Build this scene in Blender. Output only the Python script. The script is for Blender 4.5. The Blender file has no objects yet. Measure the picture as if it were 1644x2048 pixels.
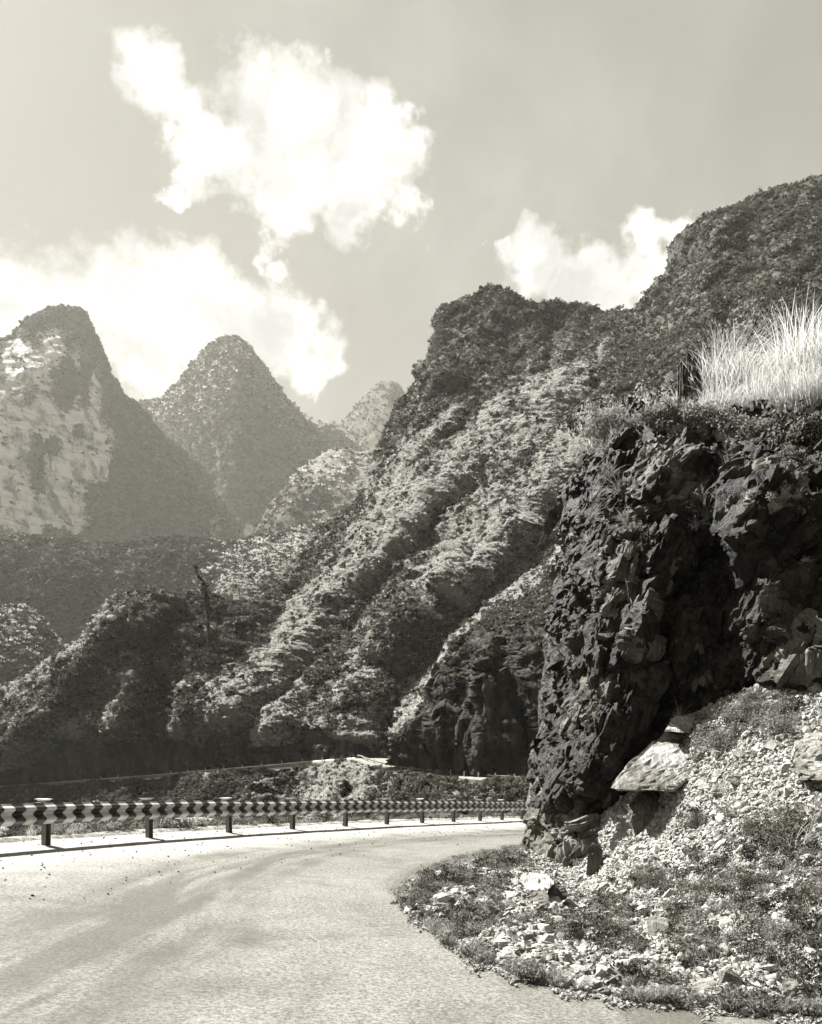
import bpy, bmesh, math, random, time
import numpy as np
from mathutils import Vector, Matrix, Euler

T0 = time.time()
R = math.radians
rng = np.random.default_rng(11)
random.seed(11)
scene = bpy.context.scene
COL = scene.collection

# ------------------------------------------------------------------ camera, sky, sun, exposure
F = 1730.0            # focal length in photo pixels (photo is 1644 x 2048)
CX, HY = 822.0, 1600.0  # principal column, horizon row
CZ = 1.5
cam = bpy.data.objects.new('camera', bpy.data.cameras.new('camera'))
COL.objects.link(cam)
cam.location = (0, 0, CZ)
cam.rotation_euler = (R(90), 0, 0)
cam.data.sensor_fit = 'HORIZONTAL'
cam.data.sensor_width = 36
cam.data.lens = 36 * F / 1644
cam.data.shift_y = (HY - 1024) / 1644
cam.data.clip_start = 0.05
cam.data.clip_end = 20000
scene.camera = cam

SUN_EL, SUN_AZ = 50.0, -52.0       # azimuth measured from +Y, negative = towards -X
SKY_STRENGTH = 0.1
EXPOSURE = 2.3
scene.view_settings.view_transform = 'Standard'
scene.view_settings.look = 'None'
scene.view_settings.gamma = 1
scene.view_settings.exposure = EXPOSURE
scene.view_settings.use_curve_mapping = False

sun_dir = Vector((math.sin(R(SUN_AZ)) * math.cos(R(SUN_EL)), math.cos(R(SUN_AZ)) * math.cos(R(SUN_EL)), math.sin(R(SUN_EL))))
sun = bpy.data.objects.new('sun', bpy.data.lights.new('sun', 'SUN'))
sun.data.energy = 5.0
sun.data.angle = R(0.5)
sun.data.color = (1, 0.99, 0.96)
sun.rotation_euler = sun_dir.to_track_quat('Z', 'Y').to_euler()
COL.objects.link(sun)
scene.cycles.use_denoising = True
scene.cycles.max_bounces = 5
scene.cycles.diffuse_bounces = 2
scene.cycles.transparent_max_bounces = 6
scene.cycles.volume_bounces = 0


class NT:
    """small helper round a node tree"""
    def __init__(s, tree):
        s.t = tree
    def n(s, typ, **kw):
        nd = s.t.nodes.new(typ)
        for k, v in kw.items():
            setattr(nd, k, v)
        return nd
    def put(s, sock, v):
        if isinstance(v, bpy.types.NodeSocket):
            s.t.links.new(v, sock)
        elif v is not None:
            sock.default_value = v
    def math(s, op, a, b=None, c=None, clamp=False):
        nd = s.n('ShaderNodeMath', operation=op, use_clamp=clamp)
        s.put(nd.inputs[0], a); s.put(nd.inputs[1], b); s.put(nd.inputs[2], c)
        return nd.outputs[0]
    def vmath(s, op, a, b=None, out=0):
        nd = s.n('ShaderNodeVectorMath', operation=op)
        s.put(nd.inputs[0], a)
        if op == 'SCALE':
            s.put(nd.inputs['Scale'], b)
        else:
            s.put(nd.inputs[1], b)
        return nd.outputs[out]
    def noise(s, vec, scale, detail=4, rough=0.55, dist=0.0, color=False):
        nd = s.n('ShaderNodeTexNoise')
        s.put(nd.inputs['Vector'], vec)
        nd.inputs['Scale'].default_value = scale
        nd.inputs['Detail'].default_value = detail
        nd.inputs['Roughness'].default_value = rough
        nd.inputs['Distortion'].default_value = dist
        return nd.outputs['Color' if color else 'Fac']
    def voronoi(s, vec, scale, feature='F1', out='Distance'):
        nd = s.n('ShaderNodeTexVoronoi', feature=feature)
        s.put(nd.inputs['Vector'], vec)
        nd.inputs['Scale'].default_value = scale
        return nd.outputs[out]
    def step(s, v, a, b, o0=0.0, o1=1.0):
        nd = s.n('ShaderNodeMapRange', interpolation_type='SMOOTHSTEP')
        s.put(nd.inputs[0], v)
        for i, x in enumerate((a, b, o0, o1)):
            s.put(nd.inputs[i + 1], x)
        return nd.outputs[0]
    def mix(s, f, a, b):
        nd = s.n('ShaderNodeMix', data_type='RGBA')
        s.put(nd.inputs[0], f)
        s.put(nd.inputs[6], a); s.put(nd.inputs[7], b)
        return nd.outputs[2]
    def mapping(s, vec, scale=(1, 1, 1), rot=(0, 0, 0)):
        nd = s.n('ShaderNodeMapping')
        s.put(nd.inputs['Vector'], vec)
        nd.inputs['Scale'].default_value = scale
        nd.inputs['Rotation'].default_value = rot
        return nd.outputs[0]
    def attr(s, name):
        return s.n('ShaderNodeAttribute', attribute_name=name).outputs['Fac']


def g(v):
    """warm monochrome: the toned print of the photograph, albedo v"""
    t = min(1.0, v / 0.3)
    return (v, v * (0.935 + 0.055 * t), v * (0.68 + 0.27 * t), 1)


def pdir(px, py):
    return Vector(((px - CX) / F, 1.0, (HY - py) / F)).normalized()


world = bpy.data.worlds.new('World')
scene.world = world
world.use_nodes = True
wt = NT(world.node_tree)
for nd in list(world.node_tree.nodes):
    world.node_tree.nodes.remove(nd)
sky = wt.n('ShaderNodeTexSky', sky_type='NISHITA')
sky.sun_disc = False
sky.sun_elevation = R(SUN_EL)
sky.sun_rotation = R(SUN_AZ)
sky.air_density = 1.0
sky.dust_density = 3.0
sky.ozone_density = 1.0
bw = wt.n('ShaderNodeRGBToBW')
wt.t.links.new(sky.outputs[0], bw.inputs[0])
SKY_LEVEL = 0.095
# compress the range of the sky a little: a thin bright veil over the whole sky
skyval = wt.math('ADD', wt.math('MULTIPLY', bw.outputs[0], 0.06), SKY_LEVEL * 0.5 / SKY_STRENGTH)
gen = wt.n('ShaderNodeTexCoord').outputs['Generated']
w1 = wt.vmath('SCALE', wt.vmath('SUBTRACT', wt.noise(gen, 7.0, 4, 0.55, color=True), (0.5, 0.5, 0.5)), 0.09)
w2 = wt.vmath('SCALE', wt.vmath('SUBTRACT', wt.noise(gen, 34.0, 5, 0.6, color=True), (0.5, 0.5, 0.5)), 0.045)
wv = wt.vmath('ADD', wt.vmath('ADD', gen, w1), w2)
BLOBS = [(540, 225, 105), (470, 300, 105), (640, 300, 120), (745, 320, 100), (800, 268, 48), (560, 395, 85), (700, 420, 70),
         (400, 240, 70), (300, 150, 85), (240, 185, 40), (370, 330, 60), (805, 430, 42), (335, 400, 26), (430, 450, 18), (520, 500, 28), (545, 545, 25),
         (90, 640, 150), (250, 610, 118), (400, 625, 120), (540, 650, 95), (640, 690, 52), (20, 620, 110), (300, 700, 90), (600, 640, 50), (-160, 620, 170),
         (1050, 545, 66), (1180, 575, 85), (1285, 440, 52), (1280, 530, 75), (1365, 455, 55), (1120, 600, 60), (1000, 530, 22), (1420, 560, 70),
         (655, 140, 26), (570, 105, 15), (955, 520, 14), (600, 735, 40)]
blobs = [(pdir(a, b), (pdir(a + c, b) - pdir(a, b)).length) for a, b, c in BLOBS]
brng = random.Random(5)
for i in range(16):     # more clouds of the same kind round the rest of the sky
    az = R(brng.uniform(40, 320)); el = R(brng.uniform(8, 45))
    for k in range(3):
        a2 = az + R(brng.uniform(-6, 6)); e2 = el + R(brng.uniform(-2, 4))
        blobs.append((Vector((math.sin(a2) * math.cos(e2), math.cos(a2) * math.cos(e2), math.sin(e2))), R(brng.uniform(3, 6))))
acc = None
for c, r in blobs:
    d = wt.vmath('DISTANCE', wv, tuple(c), out=1)
    m = wt.math('SUBTRACT', 1.0, wt.math('DIVIDE', d, r))
    acc = m if acc is None else wt.math('SMOOTH_MAX', acc, m, 0.25)
fine = wt.noise(gen, 60.0, 6, 0.6)
dens = wt.math('ADD', acc, wt.math('MULTIPLY', wt.math('SUBTRACT', fine, 0.5), 0.85))
cl = wt.step(dens, -0.16, 0.5)
veil = wt.step(wt.noise(gen, 3.0, 5, 0.55), 0.4, 0.75, 0.0, 0.16)   # thin haze in the sky
cl = wt.math('MAXIMUM', cl, veil)
body = wt.step(wt.noise(wv, 16.0, 4, 0.5), 0.32, 0.68, 0.125, 0.215)
edge = wt.math('MULTIPLY', wt.step(dens, 0.75, 0.1), 0.03)
cloud = wt.math('DIVIDE', wt.math('ADD', body, edge), SKY_STRENGTH)
val = wt.math('ADD', wt.math('MULTIPLY', skyval, wt.math('SUBTRACT', 1.0, cl)), wt.math('MULTIPLY', cloud, cl))
tint = wt.mix(cl, (1, 0.98, 0.875, 1), (1, 0.995, 0.95, 1))
colr = wt.vmath('SCALE', tint, val)
bg = wt.n('ShaderNodeBackground')
wt.put(bg.inputs[0], colr)
bg.inputs[1].default_value = SKY_STRENGTH
wo = wt.n('ShaderNodeOutputWorld')
wt.t.links.new(bg.outputs[0], wo.inputs[0])

# ------------------------------------------------------------------ numpy noise
_perm = np.random.default_rng(3).permutation(256).astype(np.int64)
_perm = np.concatenate([_perm, _perm, _perm])
_grad = np.random.default_rng(4).normal(size=(256, 3)); _grad /= np.linalg.norm(_grad, axis=1)[:, None]
_jit = np.random.default_rng(6).random((256, 3))


def _h(i, j, k):
    return _perm[(_perm[(_perm[i & 255] + j) & 255] + k) & 255]


def perlin(P):
    P = np.asarray(P, float)
    I = np.floor(P).astype(np.int64); f = P - I
    u = f * f * f * (f * (f * 6 - 15) + 10)
    res = 0
    for a in (0, 1):
        wx = u[..., 0] if a else 1 - u[..., 0]
        for b in (0, 1):
            wy = u[..., 1] if b else 1 - u[..., 1]
            for c in (0, 1):
                wz = u[..., 2] if c else 1 - u[..., 2]
                gr = _grad[_h(I[..., 0] + a, I[..., 1] + b, I[..., 2] + c)]
                dx = f - np.array([a, b, c])
                res = res + wx * wy * wz * (gr * dx).sum(-1)
    return res * 1.6


def fbm(P, octs=4, lac=2.1, gain=0.5, ridged=False):
    s = 0; a = 1.0; tot = 0
    P = np.asarray(P, float)
    for o in range(octs):
        n = perlin(P + o * 17.3)
        if ridged:
            n = 1 - 2 * np.abs(n)
        s = s + a * n; tot += a
        P = P * lac; a *= gain
    return s / tot


def facets(P, tilt=1.0):
    """faceted rock: every Voronoi cell gets its own offset and slope; returns height, crack(0 at edges), cell random"""
    P = np.asarray(P, float)
    I = np.floor(P).astype(np.int64)
    best = np.full(P.shape[:-1], 1e9); sec = np.full(P.shape[:-1], 1e9)
    bh = np.zeros(P.shape[:-1], np.int64); bd = np.zeros(P.shape)
    for a in (-1, 0, 1):
        for b in (-1, 0, 1):
            for c in (-1, 0, 1):
                h = _h(I[..., 0] + a, I[..., 1] + b, I[..., 2] + c)
                cpt = np.stack([I[..., 0] + a, I[..., 1] + b, I[..., 2] + c], -1) + _jit[h]
                d = P - cpt
                q = (d * d).sum(-1)
                n = q < best
                sec = np.where(n, best, np.minimum(sec, q))
                bh = np.where(n, h, bh)
                bd = np.where(n[..., None], d, bd)
                best = np.where(n, q, best)
    off = _jit[bh][..., 0] - 0.5
    hgt = off + tilt * (bd * _grad[bh]).sum(-1)
    crack = np.sqrt(sec) - np.sqrt(best)
    return hgt, crack, _jit[bh][..., 1]


def sstep(x, a, b):
    t = np.clip((x - a) / (b - a), 0, 1)
    return t * t * (3 - 2 * t)


# ------------------------------------------------------------------ geometry helpers
def W(px, py, D):
    px, py, D = np.broadcast_arrays(np.asarray(px, float), np.asarray(py, float), np.asarray(D, float))
    return np.stack([(px - CX) / F * D, D, CZ + (HY - py) / F * D], -1)


def px_of(P):
    return CX + F * P[..., 0] / P[..., 1], HY - F * (P[..., 2] - CZ) / P[..., 1]


def tps(ctrl, smooth=0.0):
    c = np.array(ctrl, float)
    xy = c[:, :2] / 1000; z = np.log(c[:, 2])
    def U(d2):
        return 0.5 * d2 * np.log(d2 + 1e-12)
    n = len(c)
    K = U(((xy[:, None] - xy[None]) ** 2).sum(-1)) + smooth * np.eye(n)
    Pm = np.c_[np.ones(n), xy]
    A = np.zeros((n + 3, n + 3)); A[:n, :n] = K; A[:n, n:] = Pm; A[n:, :n] = Pm.T
    w = np.linalg.solve(A, np.r_[z, 0, 0, 0])
    def f(px, py):
        q = np.stack([np.asarray(px, float) / 1000, np.asarray(py, float) / 1000], -1)
        sh = q.shape[:-1]; q = q.reshape(-1, 2)
        out = np.empty(len(q))
        for i in range(0, len(q), 40000):
            s = q[i:i + 40000]
            out[i:i + 40000] = U(((s[:, None] - xy[None]) ** 2).sum(-1)) @ w[:n] + w[n] + s @ w[n + 1:]
        return np.exp(out).reshape(sh)
    return f


def curve(pts):
    p = np.array(pts, float)
    return lambda x: np.interp(x, p[:, 0], p[:, 1])


def normals(P):
    du = np.gradient(P, axis=1); dv = np.gradient(P, axis=0)
    n = np.cross(du, dv)
    n /= np.linalg.norm(n, axis=-1, keepdims=True) + 1e-12
    return n


def grid_mesh(name, P, mats, attrs=None, smooth=True, parent=None, hide_mask=None, **props):
    nv, nu = P.shape[:2]
    me = bpy.data.meshes.new(name)
    V = P.reshape(-1, 3)
    i = np.arange(nv * nu).reshape(nv, nu)
    q = np.stack([i[:-1, :-1], i[:-1, 1:], i[1:, 1:], i[1:, :-1]], -1).reshape(-1, 4)
    if hide_mask is not None:
        q = q[~hide_mask.reshape(-1)]
    me.vertices.add(len(V)); me.vertices.foreach_set('co', V.astype(np.float32).ravel())
    me.loops.add(len(q) * 4); me.loops.foreach_set('vertex_index', q.astype(np.int32).ravel())
    me.polygons.add(len(q))
    me.polygons.foreach_set('loop_start', np.arange(0, len(q) * 4, 4, dtype=np.int32))
    me.update(calc_edges=True)
    me.validate()
    me.polygons.foreach_set('use_smooth', np.full(len(me.polygons), smooth, bool))
    for k, a in (attrs or {}).items():
        at = me.attributes.new(k, 'FLOAT', 'POINT')
        at.data.foreach_set('value', np.asarray(a, np.float32).ravel())
    for m in (mats if isinstance(mats, list) else [mats]):
        me.materials.append(m)
    o = bpy.data.objects.new(name, me)
    COL.objects.link(o)
    o.parent = parent
    for k, v in props.items():
        o[k] = v
    return o


def mesh_obj(name, verts, faces, mat, parent=None, smooth=False, **props):
    me = bpy.data.meshes.new(name)
    me.from_pydata([tuple(map(float, v)) for v in verts], [], [tuple(map(int, f)) for f in faces])
    me.update()
    if smooth:
        me.polygons.foreach_set('use_smooth', np.full(len(me.polygons), True, bool))
    if mat:
        me.materials.append(mat)
    o = bpy.data.objects.new(name, me)
    COL.objects.link(o)
    o.parent = parent
    for k, v in props.items():
        o[k] = v
    return o


def link_copy(o, name=None):
    c = o.copy()
    if name:
        c.name = name
    COL.objects.link(c)
    return c


class Scatter:
    """random points on a gridded relief, weighted by area and a density array on the vertices"""
    def __init__(s, P):
        s.P = P
        s.N = normals(P)
        a = np.linalg.norm(np.cross(P[1:, :-1] - P[:-1, :-1], P[:-1, 1:] - P[:-1, :-1]), axis=-1)
        s.area = a
    def pick(s, n, dens=None, r=rng):
        w = s.area.copy()
        if dens is not None:
            w = w * 0.25 * (dens[1:, 1:] + dens[1:, :-1] + dens[:-1, 1:] + dens[:-1, :-1])
        w = np.clip(w, 0, None).ravel(); w /= w.sum()
        idx = r.choice(len(w), n, p=w)
        j, i = np.divmod(idx, s.P.shape[1] - 1)
        a, b = r.random(n)[:, None], r.random(n)[:, None]
        P = s.P
        p = (1 - a) * ((1 - b) * P[j, i] + b * P[j, i + 1]) + a * ((1 - b) * P[j + 1, i] + b * P[j + 1, i + 1])
        return p, s.N[j, i], j, i


# instancer: points with attributes -> instances of small meshes (only for uncountable growth and rubble)
def variant_collection(name, objs):
    c = bpy.data.collections.new(name)
    for o in objs:
        c.objects.link(o)
    return c


def proto(name, verts, faces, mat, smooth=False):
    me = bpy.data.meshes.new(name)
    me.from_pydata([tuple(map(float, v)) for v in verts], [], [tuple(map(int, f)) for f in faces])
    me.update()
    if smooth:
        me.polygons.foreach_set('use_smooth', np.full(len(me.polygons), True, bool))
    me.materials.append(mat)
    return bpy.data.objects.new(name, me)


def instancer(name, pts, scl, rot, vid, coll, **props):
    me = bpy.data.meshes.new(name)
    me.vertices.add(len(pts)); me.vertices.foreach_set('co', np.asarray(pts, np.float32).ravel())
    scl = np.asarray(scl, np.float32)
    if scl.ndim == 1:
        scl = np.repeat(scl[:, None], 3, 1)
    a = me.attributes.new('scl', 'FLOAT_VECTOR', 'POINT'); a.data.foreach_set('vector', scl.ravel())
    a = me.attributes.new('rot', 'FLOAT_VECTOR', 'POINT'); a.data.foreach_set('vector', np.asarray(rot, np.float32).ravel())
    a = me.attributes.new('vid', 'INT', 'POINT'); a.data.foreach_set('value', np.asarray(vid, np.int32))
    o = bpy.data.objects.new(name, me)
    COL.objects.link(o)
    for k, v in props.items():
        o[k] = v
    gr = bpy.data.node_groups.new(name, 'GeometryNodeTree')
    gr.interface.new_socket('Geometry', in_out='INPUT', socket_type='NodeSocketGeometry')
    gr.interface.new_socket('Geometry', in_out='OUTPUT', socket_type='NodeSocketGeometry')
    N, L = gr.nodes, gr.links
    gi = N.new('NodeGroupInput'); go = N.new('NodeGroupOutput')
    ip = N.new('GeometryNodeInstanceOnPoints')
    ci = N.new('GeometryNodeCollectionInfo')
    ci.inputs['Collection'].default_value = coll
    ci.inputs['Separate Children'].default_value = True
    ci.inputs['Reset Children'].default_value = True
    def na(nm, t):
        x = N.new('GeometryNodeInputNamedAttribute'); x.data_type = t; x.inputs['Name'].default_value = nm
        return x.outputs['Attribute']
    e2r = N.new('FunctionNodeEulerToRotation')
    L.new(gi.outputs[0], ip.inputs['Points'])
    L.new(ci.outputs[0], ip.inputs['Instance'])
    ip.inputs['Pick Instance'].default_value = True
    L.new(na('vid', 'INT'), ip.inputs['Instance Index'])
    L.new(na('rot', 'FLOAT_VECTOR'), e2r.inputs[0])
    L.new(e2r.outputs[0], ip.inputs['Rotation'])
    L.new(na('scl', 'FLOAT_VECTOR'), ip.inputs['Scale'])
    L.new(ip.outputs[0], go.inputs[0])
    md = o.modifiers.new('growth', 'NODES')
    md.node_group = gr
    return o


# ------------------------------------------------------------------ materials
def new_mat(name):
    m = bpy.data.materials.new(name); m.use_nodes = True
    t = NT(m.node_tree)
    b = m.node_tree.nodes['Principled BSDF']
    b.inputs['Specular IOR Level'].default_value = 0.1
    return m, t, b


def bump(t, b, h, strength=0.5, dist=0.05):
    n = t.n('ShaderNodeBump')
    n.inputs['Strength'].default_value = strength
    n.inputs['Distance'].default_value = dist
    t.put(n.inputs['Height'], h)
    t.t.links.new(n.outputs[0], b.inputs['Normal'])


def obj_co(t):
    return t.n('ShaderNodeTexCoord').outputs['Object']


def leaf_mat(name, v0, v1, trans=0.35, rough=0.6, island=True):
    m, t, b = new_mat(name)
    gi = t.n('ShaderNodeNewGeometry')
    oi = t.n('ShaderNodeObjectInfo')
    f = t.math('MULTIPLY', t.math('ADD', gi.outputs['Random Per Island'], oi.outputs['Random']), 0.5)
    c = t.mix(f, g(v0), g(v1))
    t.put(b.inputs['Base Color'], c)
    b.inputs['Roughness'].default_value = rough
    tr = t.n('ShaderNodeBsdfTranslucent')
    t.put(tr.inputs[0], c)
    mx = t.n('ShaderNodeMixShader'); mx.inputs[0].default_value = trans
    t.t.links.new(b.outputs[0], mx.inputs[1]); t.t.links.new(tr.outputs[0], mx.inputs[2])
    t.t.links.new(mx.outputs[0], m.node_tree.nodes['Material Output'].inputs[0])
    return m


M_leaf_dark = leaf_mat('leaf_dark', 0.012, 0.045, 0.3)
M_leaf_mid = leaf_mat('leaf_mid', 0.035, 0.11, 0.35)
M_leaf_pale = leaf_mat('leaf_pale', 0.24, 0.6, 0.4)
M_grass_dry = leaf_mat('grass_dry', 0.3, 0.72, 0.5)
M_grass_mid = leaf_mat('grass_mid', 0.16, 0.4, 0.4)
M_weed = leaf_mat('weed_leaf', 0.07, 0.26, 0.35)


def hill_material(name, k=1.0):
    """vegetated slope: dark scrub soil and pale dry grass by attribute 'pale', bare rock by 'rock'"""
    m, t, b = new_mat(name)
    co = obj_co(t)
    n1 = t.noise(co, 0.12 * k, 6, 0.65)
    n2 = t.noise(co, 0.6 * k, 5, 0.7)
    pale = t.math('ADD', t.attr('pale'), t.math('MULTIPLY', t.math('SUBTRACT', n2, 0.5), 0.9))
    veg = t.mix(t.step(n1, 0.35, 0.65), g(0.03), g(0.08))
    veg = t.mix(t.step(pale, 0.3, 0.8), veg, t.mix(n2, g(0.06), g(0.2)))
    vco = t.mapping(co, (1, 1, 0.16))
    r1 = t.noise(vco, 0.35 * k, 6, 0.65)
    rock = t.mix(t.step(r1, 0.38, 0.66), g(0.006), g(0.055))
    rk = t.math('ADD', t.attr('rock'), t.math('MULTIPLY', t.math('SUBTRACT', n2, 0.5), 0.6))
    c = t.mix(t.step(rk, 0.4, 0.6), veg, rock)
    t.put(b.inputs['Base Color'], c)
    b.inputs['Roughness'].default_value = 0.9
    b.inputs['Specular IOR Level'].default_value = 0.1
    bump(t, b, t.math('ADD', n2, r1), 0.9, 1.2 / k)
    return m


def far_material(name):
    m, t, b = new_mat(name)
    co = obj_co(t)
    n1 = t.noise(co, 0.02, 7, 0.7)
    veg = t.mix(t.step(n1, 0.35, 0.65), g(0.03), g(0.08))
    pale = t.math('ADD', t.attr('pale'), t.math('MULTIPLY', t.math('SUBTRACT', n1, 0.5), 1.2))
    veg = t.mix(t.step(pale, 0.35, 0.8), veg, g(0.15))
    streak = t.noise(t.mapping(co, (1, 1, 0.09)), 0.045, 7, 0.68, 0.4)
    strata = t.noise(t.mapping(co, (0.12, 0.12, 1)), 0.055, 6, 0.7)
    patch = t.noise(co, 0.028, 6, 0.7)
    rock = t.mix(t.step(streak, 0.38, 0.56), g(0.16), g(0.62))
    rock = t.mix(t.step(strata, 0.42, 0.5), t.mix(0.35, rock, g(0.08)), rock)
    rock = t.mix(t.step(patch, 0.60, 0.66), rock, g(0.06))
    rk = t.math('ADD', t.attr('rock'), t.math('MULTIPLY', t.math('SUBTRACT', patch, 0.5), 0.5))
    c = t.mix(t.step(rk, 0.42, 0.56), veg, rock)
    t.put(b.inputs['Base Color'], c)
    b.inputs['Roughness'].default_value = 0.95
    b.inputs['Specular IOR Level'].default_value = 0.05
    bump(t, b, t.math('ADD', t.math('ADD', streak, strata), patch), 0.8, 9)
    return m


def rock_material(name, lo, hi, sc=1.0, bd=0.03, light=None):
    m, t, b = new_mat(name)
    co = obj_co(t)
    oi = t.n('ShaderNodeObjectInfo').outputs['Random']
    co2 = t.vmath('ADD', co, t.vmath('SCALE', (13.1, 7.7, 3.3), oi))
    st = t.mapping(co2, (3.2, 1.0, 0.55), (R(12), R(-38), R(10)))
    a = t.noise(co2, 1.3 * sc, 6, 0.62)
    s1 = t.noise(st, 1.6 * sc, 8, 0.68, 0.5)
    s2 = t.noise(st, 7.0 * sc, 7, 0.7, 0.3)
    pit = t.noise(co2, 26 * sc, 5, 0.7)
    f = t.math('ADD', t.math('MULTIPLY', a, 0.55), t.math('MULTIPLY', s1, 0.45))
    f = t.math('ADD', f, t.math('MULTIPLY', t.math('SUBTRACT', oi, 0.5), 0.10))
    c = t.mix(t.step(f, 0.36, 0.64), g(lo), g(hi))
    c = t.mix(t.math('MULTIPLY', t.step(s2, 0.55, 0.38), 0.55), c, g(lo * 0.6))
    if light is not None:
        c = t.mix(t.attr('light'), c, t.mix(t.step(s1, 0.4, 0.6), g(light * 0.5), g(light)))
    t.put(b.inputs['Base Color'], c)
    b.inputs['Roughness'].default_value = 0.62
    b.inputs['Specular IOR Level'].default_value = 0.12
    h = t.math('ADD', t.math('ADD', t.math('MULTIPLY', s1, 1.2), t.math('MULTIPLY', s2, 0.6)), t.math('MULTIPLY', pit, 0.25))
    bump(t, b, h, 0.9, bd)
    return m


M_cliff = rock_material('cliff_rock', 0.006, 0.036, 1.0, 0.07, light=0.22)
M_stone = rock_material('talus_stone', 0.2, 0.46, 2.5, 0.012)
M_stone_grey = rock_material('talus_stone_grey', 0.1, 0.28, 2.5, 0.012)
M_boulder = rock_material('boulder_pale', 0.16, 0.42, 1.2, 0.03)
M_boulder_dark = rock_material('boulder_dark', 0.03, 0.14, 1.2, 0.03)

# ------------------------------------------------------------------ near ground plane of the banked road
PA, PB, PC = 1.749, 0.0794, -0.0415   # camera height above plane = PA + PB X + PC Y


def plane_z(X, Y):
    return CZ - (PA + PB * X + PC * Y)


def plane_D(px, py):
    return PA / ((py - HY) / F - PB * (px - CX) / F - PC)


# guard rail posts: constant spacing along the curve through the photographed columns
post_px = [88, 295, 455, 582, 688, 771, 842, 905, 958, 1002, 1042]
post_base = [1690, 1672, 1665, 1659, 1653, 1649, 1645, 1643, 1641, 1640, 1639]
Ds = [plane_D(p, q) for p, q in zip(post_px, post_base)]
# smooth the depths with a quadratic through the columns
kk = np.arange(len(Ds))
cf = np.polyfit(kk, Ds, 2)
Ds = np.polyval(cf, kk)
posts = [np.array([(p - CX) / F * d, d]) for p, d in zip(post_px, Ds)]
# extend both ways
d0 = posts[0] - posts[1]; L0 = np.linalg.norm(d0); ang = math.atan2(d0[1], d0[0])
pre = []; p = posts[0]
for i in range(12):
    ang += R(2.2)
    p = p + L0 * np.array([math.cos(ang), math.sin(ang)])
    pre.append(p)
d1 = posts[-1] - posts[-2]; L1 = np.linalg.norm(d1); ang = math.atan2(d1[1], d1[0])
post_list = pre[::-1] + posts
p = posts[-1]
for i in range(8):
    ang -= R(4.5)
    p = p + L1 * np.array([math.cos(ang), math.sin(ang)])
    post_list.append(p)
rail = np.array(post_list)


def resample(poly, step):
    poly = np.asarray(poly, float)
    # Catmull-Rom through the points, then even arc length
    out = []
    n = len(poly)
    for i in range(n - 1):
        p0 = poly[max(i - 1, 0)]; p1 = poly[i]; p2 = poly[i + 1]; p3 = poly[min(i + 2, n - 1)]
        for t in np.linspace(0, 1, 12, endpoint=False):
            out.append(0.5 * ((2 * p1) + (-p0 + p2) * t + (2 * p0 - 5 * p1 + 4 * p2 - p3) * t * t + (-p0 + 3 * p1 - 3 * p2 + p3) * t ** 3))
    out.append(poly[-1]); out = np.array(out)
    s = np.r_[0, np.cumsum(np.linalg.norm(np.diff(out, axis=0), axis=1))]
    k = max(2, int(round(s[-1] / step)) + 1)
    q = np.linspace(0, s[-1], k)
    return np.stack([np.interp(q, s, out[:, c]) for c in range(out.shape[1])], -1), q


def arc_of(poly, pts):
    fine_, q = resample(poly, 0.05)
    return [q[np.argmin(((fine_ - p_) ** 2).sum(1))] for p_ in pts]


def left_normals(C):
    t = np.gradient(C, axis=0); t /= np.linalg.norm(t, axis=1)[:, None]
    return np.stack([-t[:, 1], t[:, 0]], -1)      # to the left of travel

print('setup', time.time() - T0)

# ------------------------------------------------------------------ ROAD
outer, oq = resample(rail, 0.25)
ln = left_normals(outer)
edge_out = outer + ln * 0.55                    # road edge lies just beyond the posts
inner_ctrl = [(6.5, -12), (5.6, -4), (5.2, 2), (4.4, 6.5), (2.4, 9.5), (1.6, 12.5), (2.4, 16), (4.2, 19.5), (7, 22.5), (12, 25), (20, 27)]
inner, _ = resample(inner_ctrl, 0.25)
iu = np.linspace(0, 1, len(inner)); ou = np.linspace(0, 1, len(edge_out))
nu_, nv_ = 420, 150
# match both curves by a common parameter
su = np.linspace(0, 1, nu_)
Eo = np.stack([np.interp(su, ou, edge_out[:, c]) for c in (0, 1)], -1)
Ei = np.stack([np.interp(su, iu, inner[:, c]) for c in (0, 1)], -1)
vv = np.linspace(0, 1, nv_)[:, None, None]
XY = Eo[None] * (1 - vv) + Ei[None] * vv
P = np.concatenate([XY, plane_z(XY[..., 0], XY[..., 1])[..., None]], -1)
P[..., 2] += 0.012 * fbm(P * 0.6, 3) + 0.004 * fbm(P * 4, 2)
dist_out = np.concatenate([np.sqrt(((XY[k_][:, None] - edge_out[None, ::2]) ** 2).sum(-1)).min(1)[None] for k_ in range(nv_)], 0)

m, t, b = new_mat('worn_asphalt')
co = obj_co(t)
dout = t.attr('outer'); lane = t.attr('lane')
grit = t.noise(co, 28, 5, 0.8)
grit2 = t.noise(co, 85, 4, 0.8)
speck = t.voronoi(co, 70)
blot = t.noise(co, 0.55, 6, 0.62, 0.6)
cmb = t.n('ShaderNodeCombineXYZ'); t.put(cmb.inputs[0], t.math('MULTIPLY', lane, 1.5)); t.put(cmb.inputs[1], t.math('MULTIPLY', t.attr('along'), 0.13))
streak = t.noise(cmb.outputs[0], 1.6, 6, 0.62, 0.2)
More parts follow.
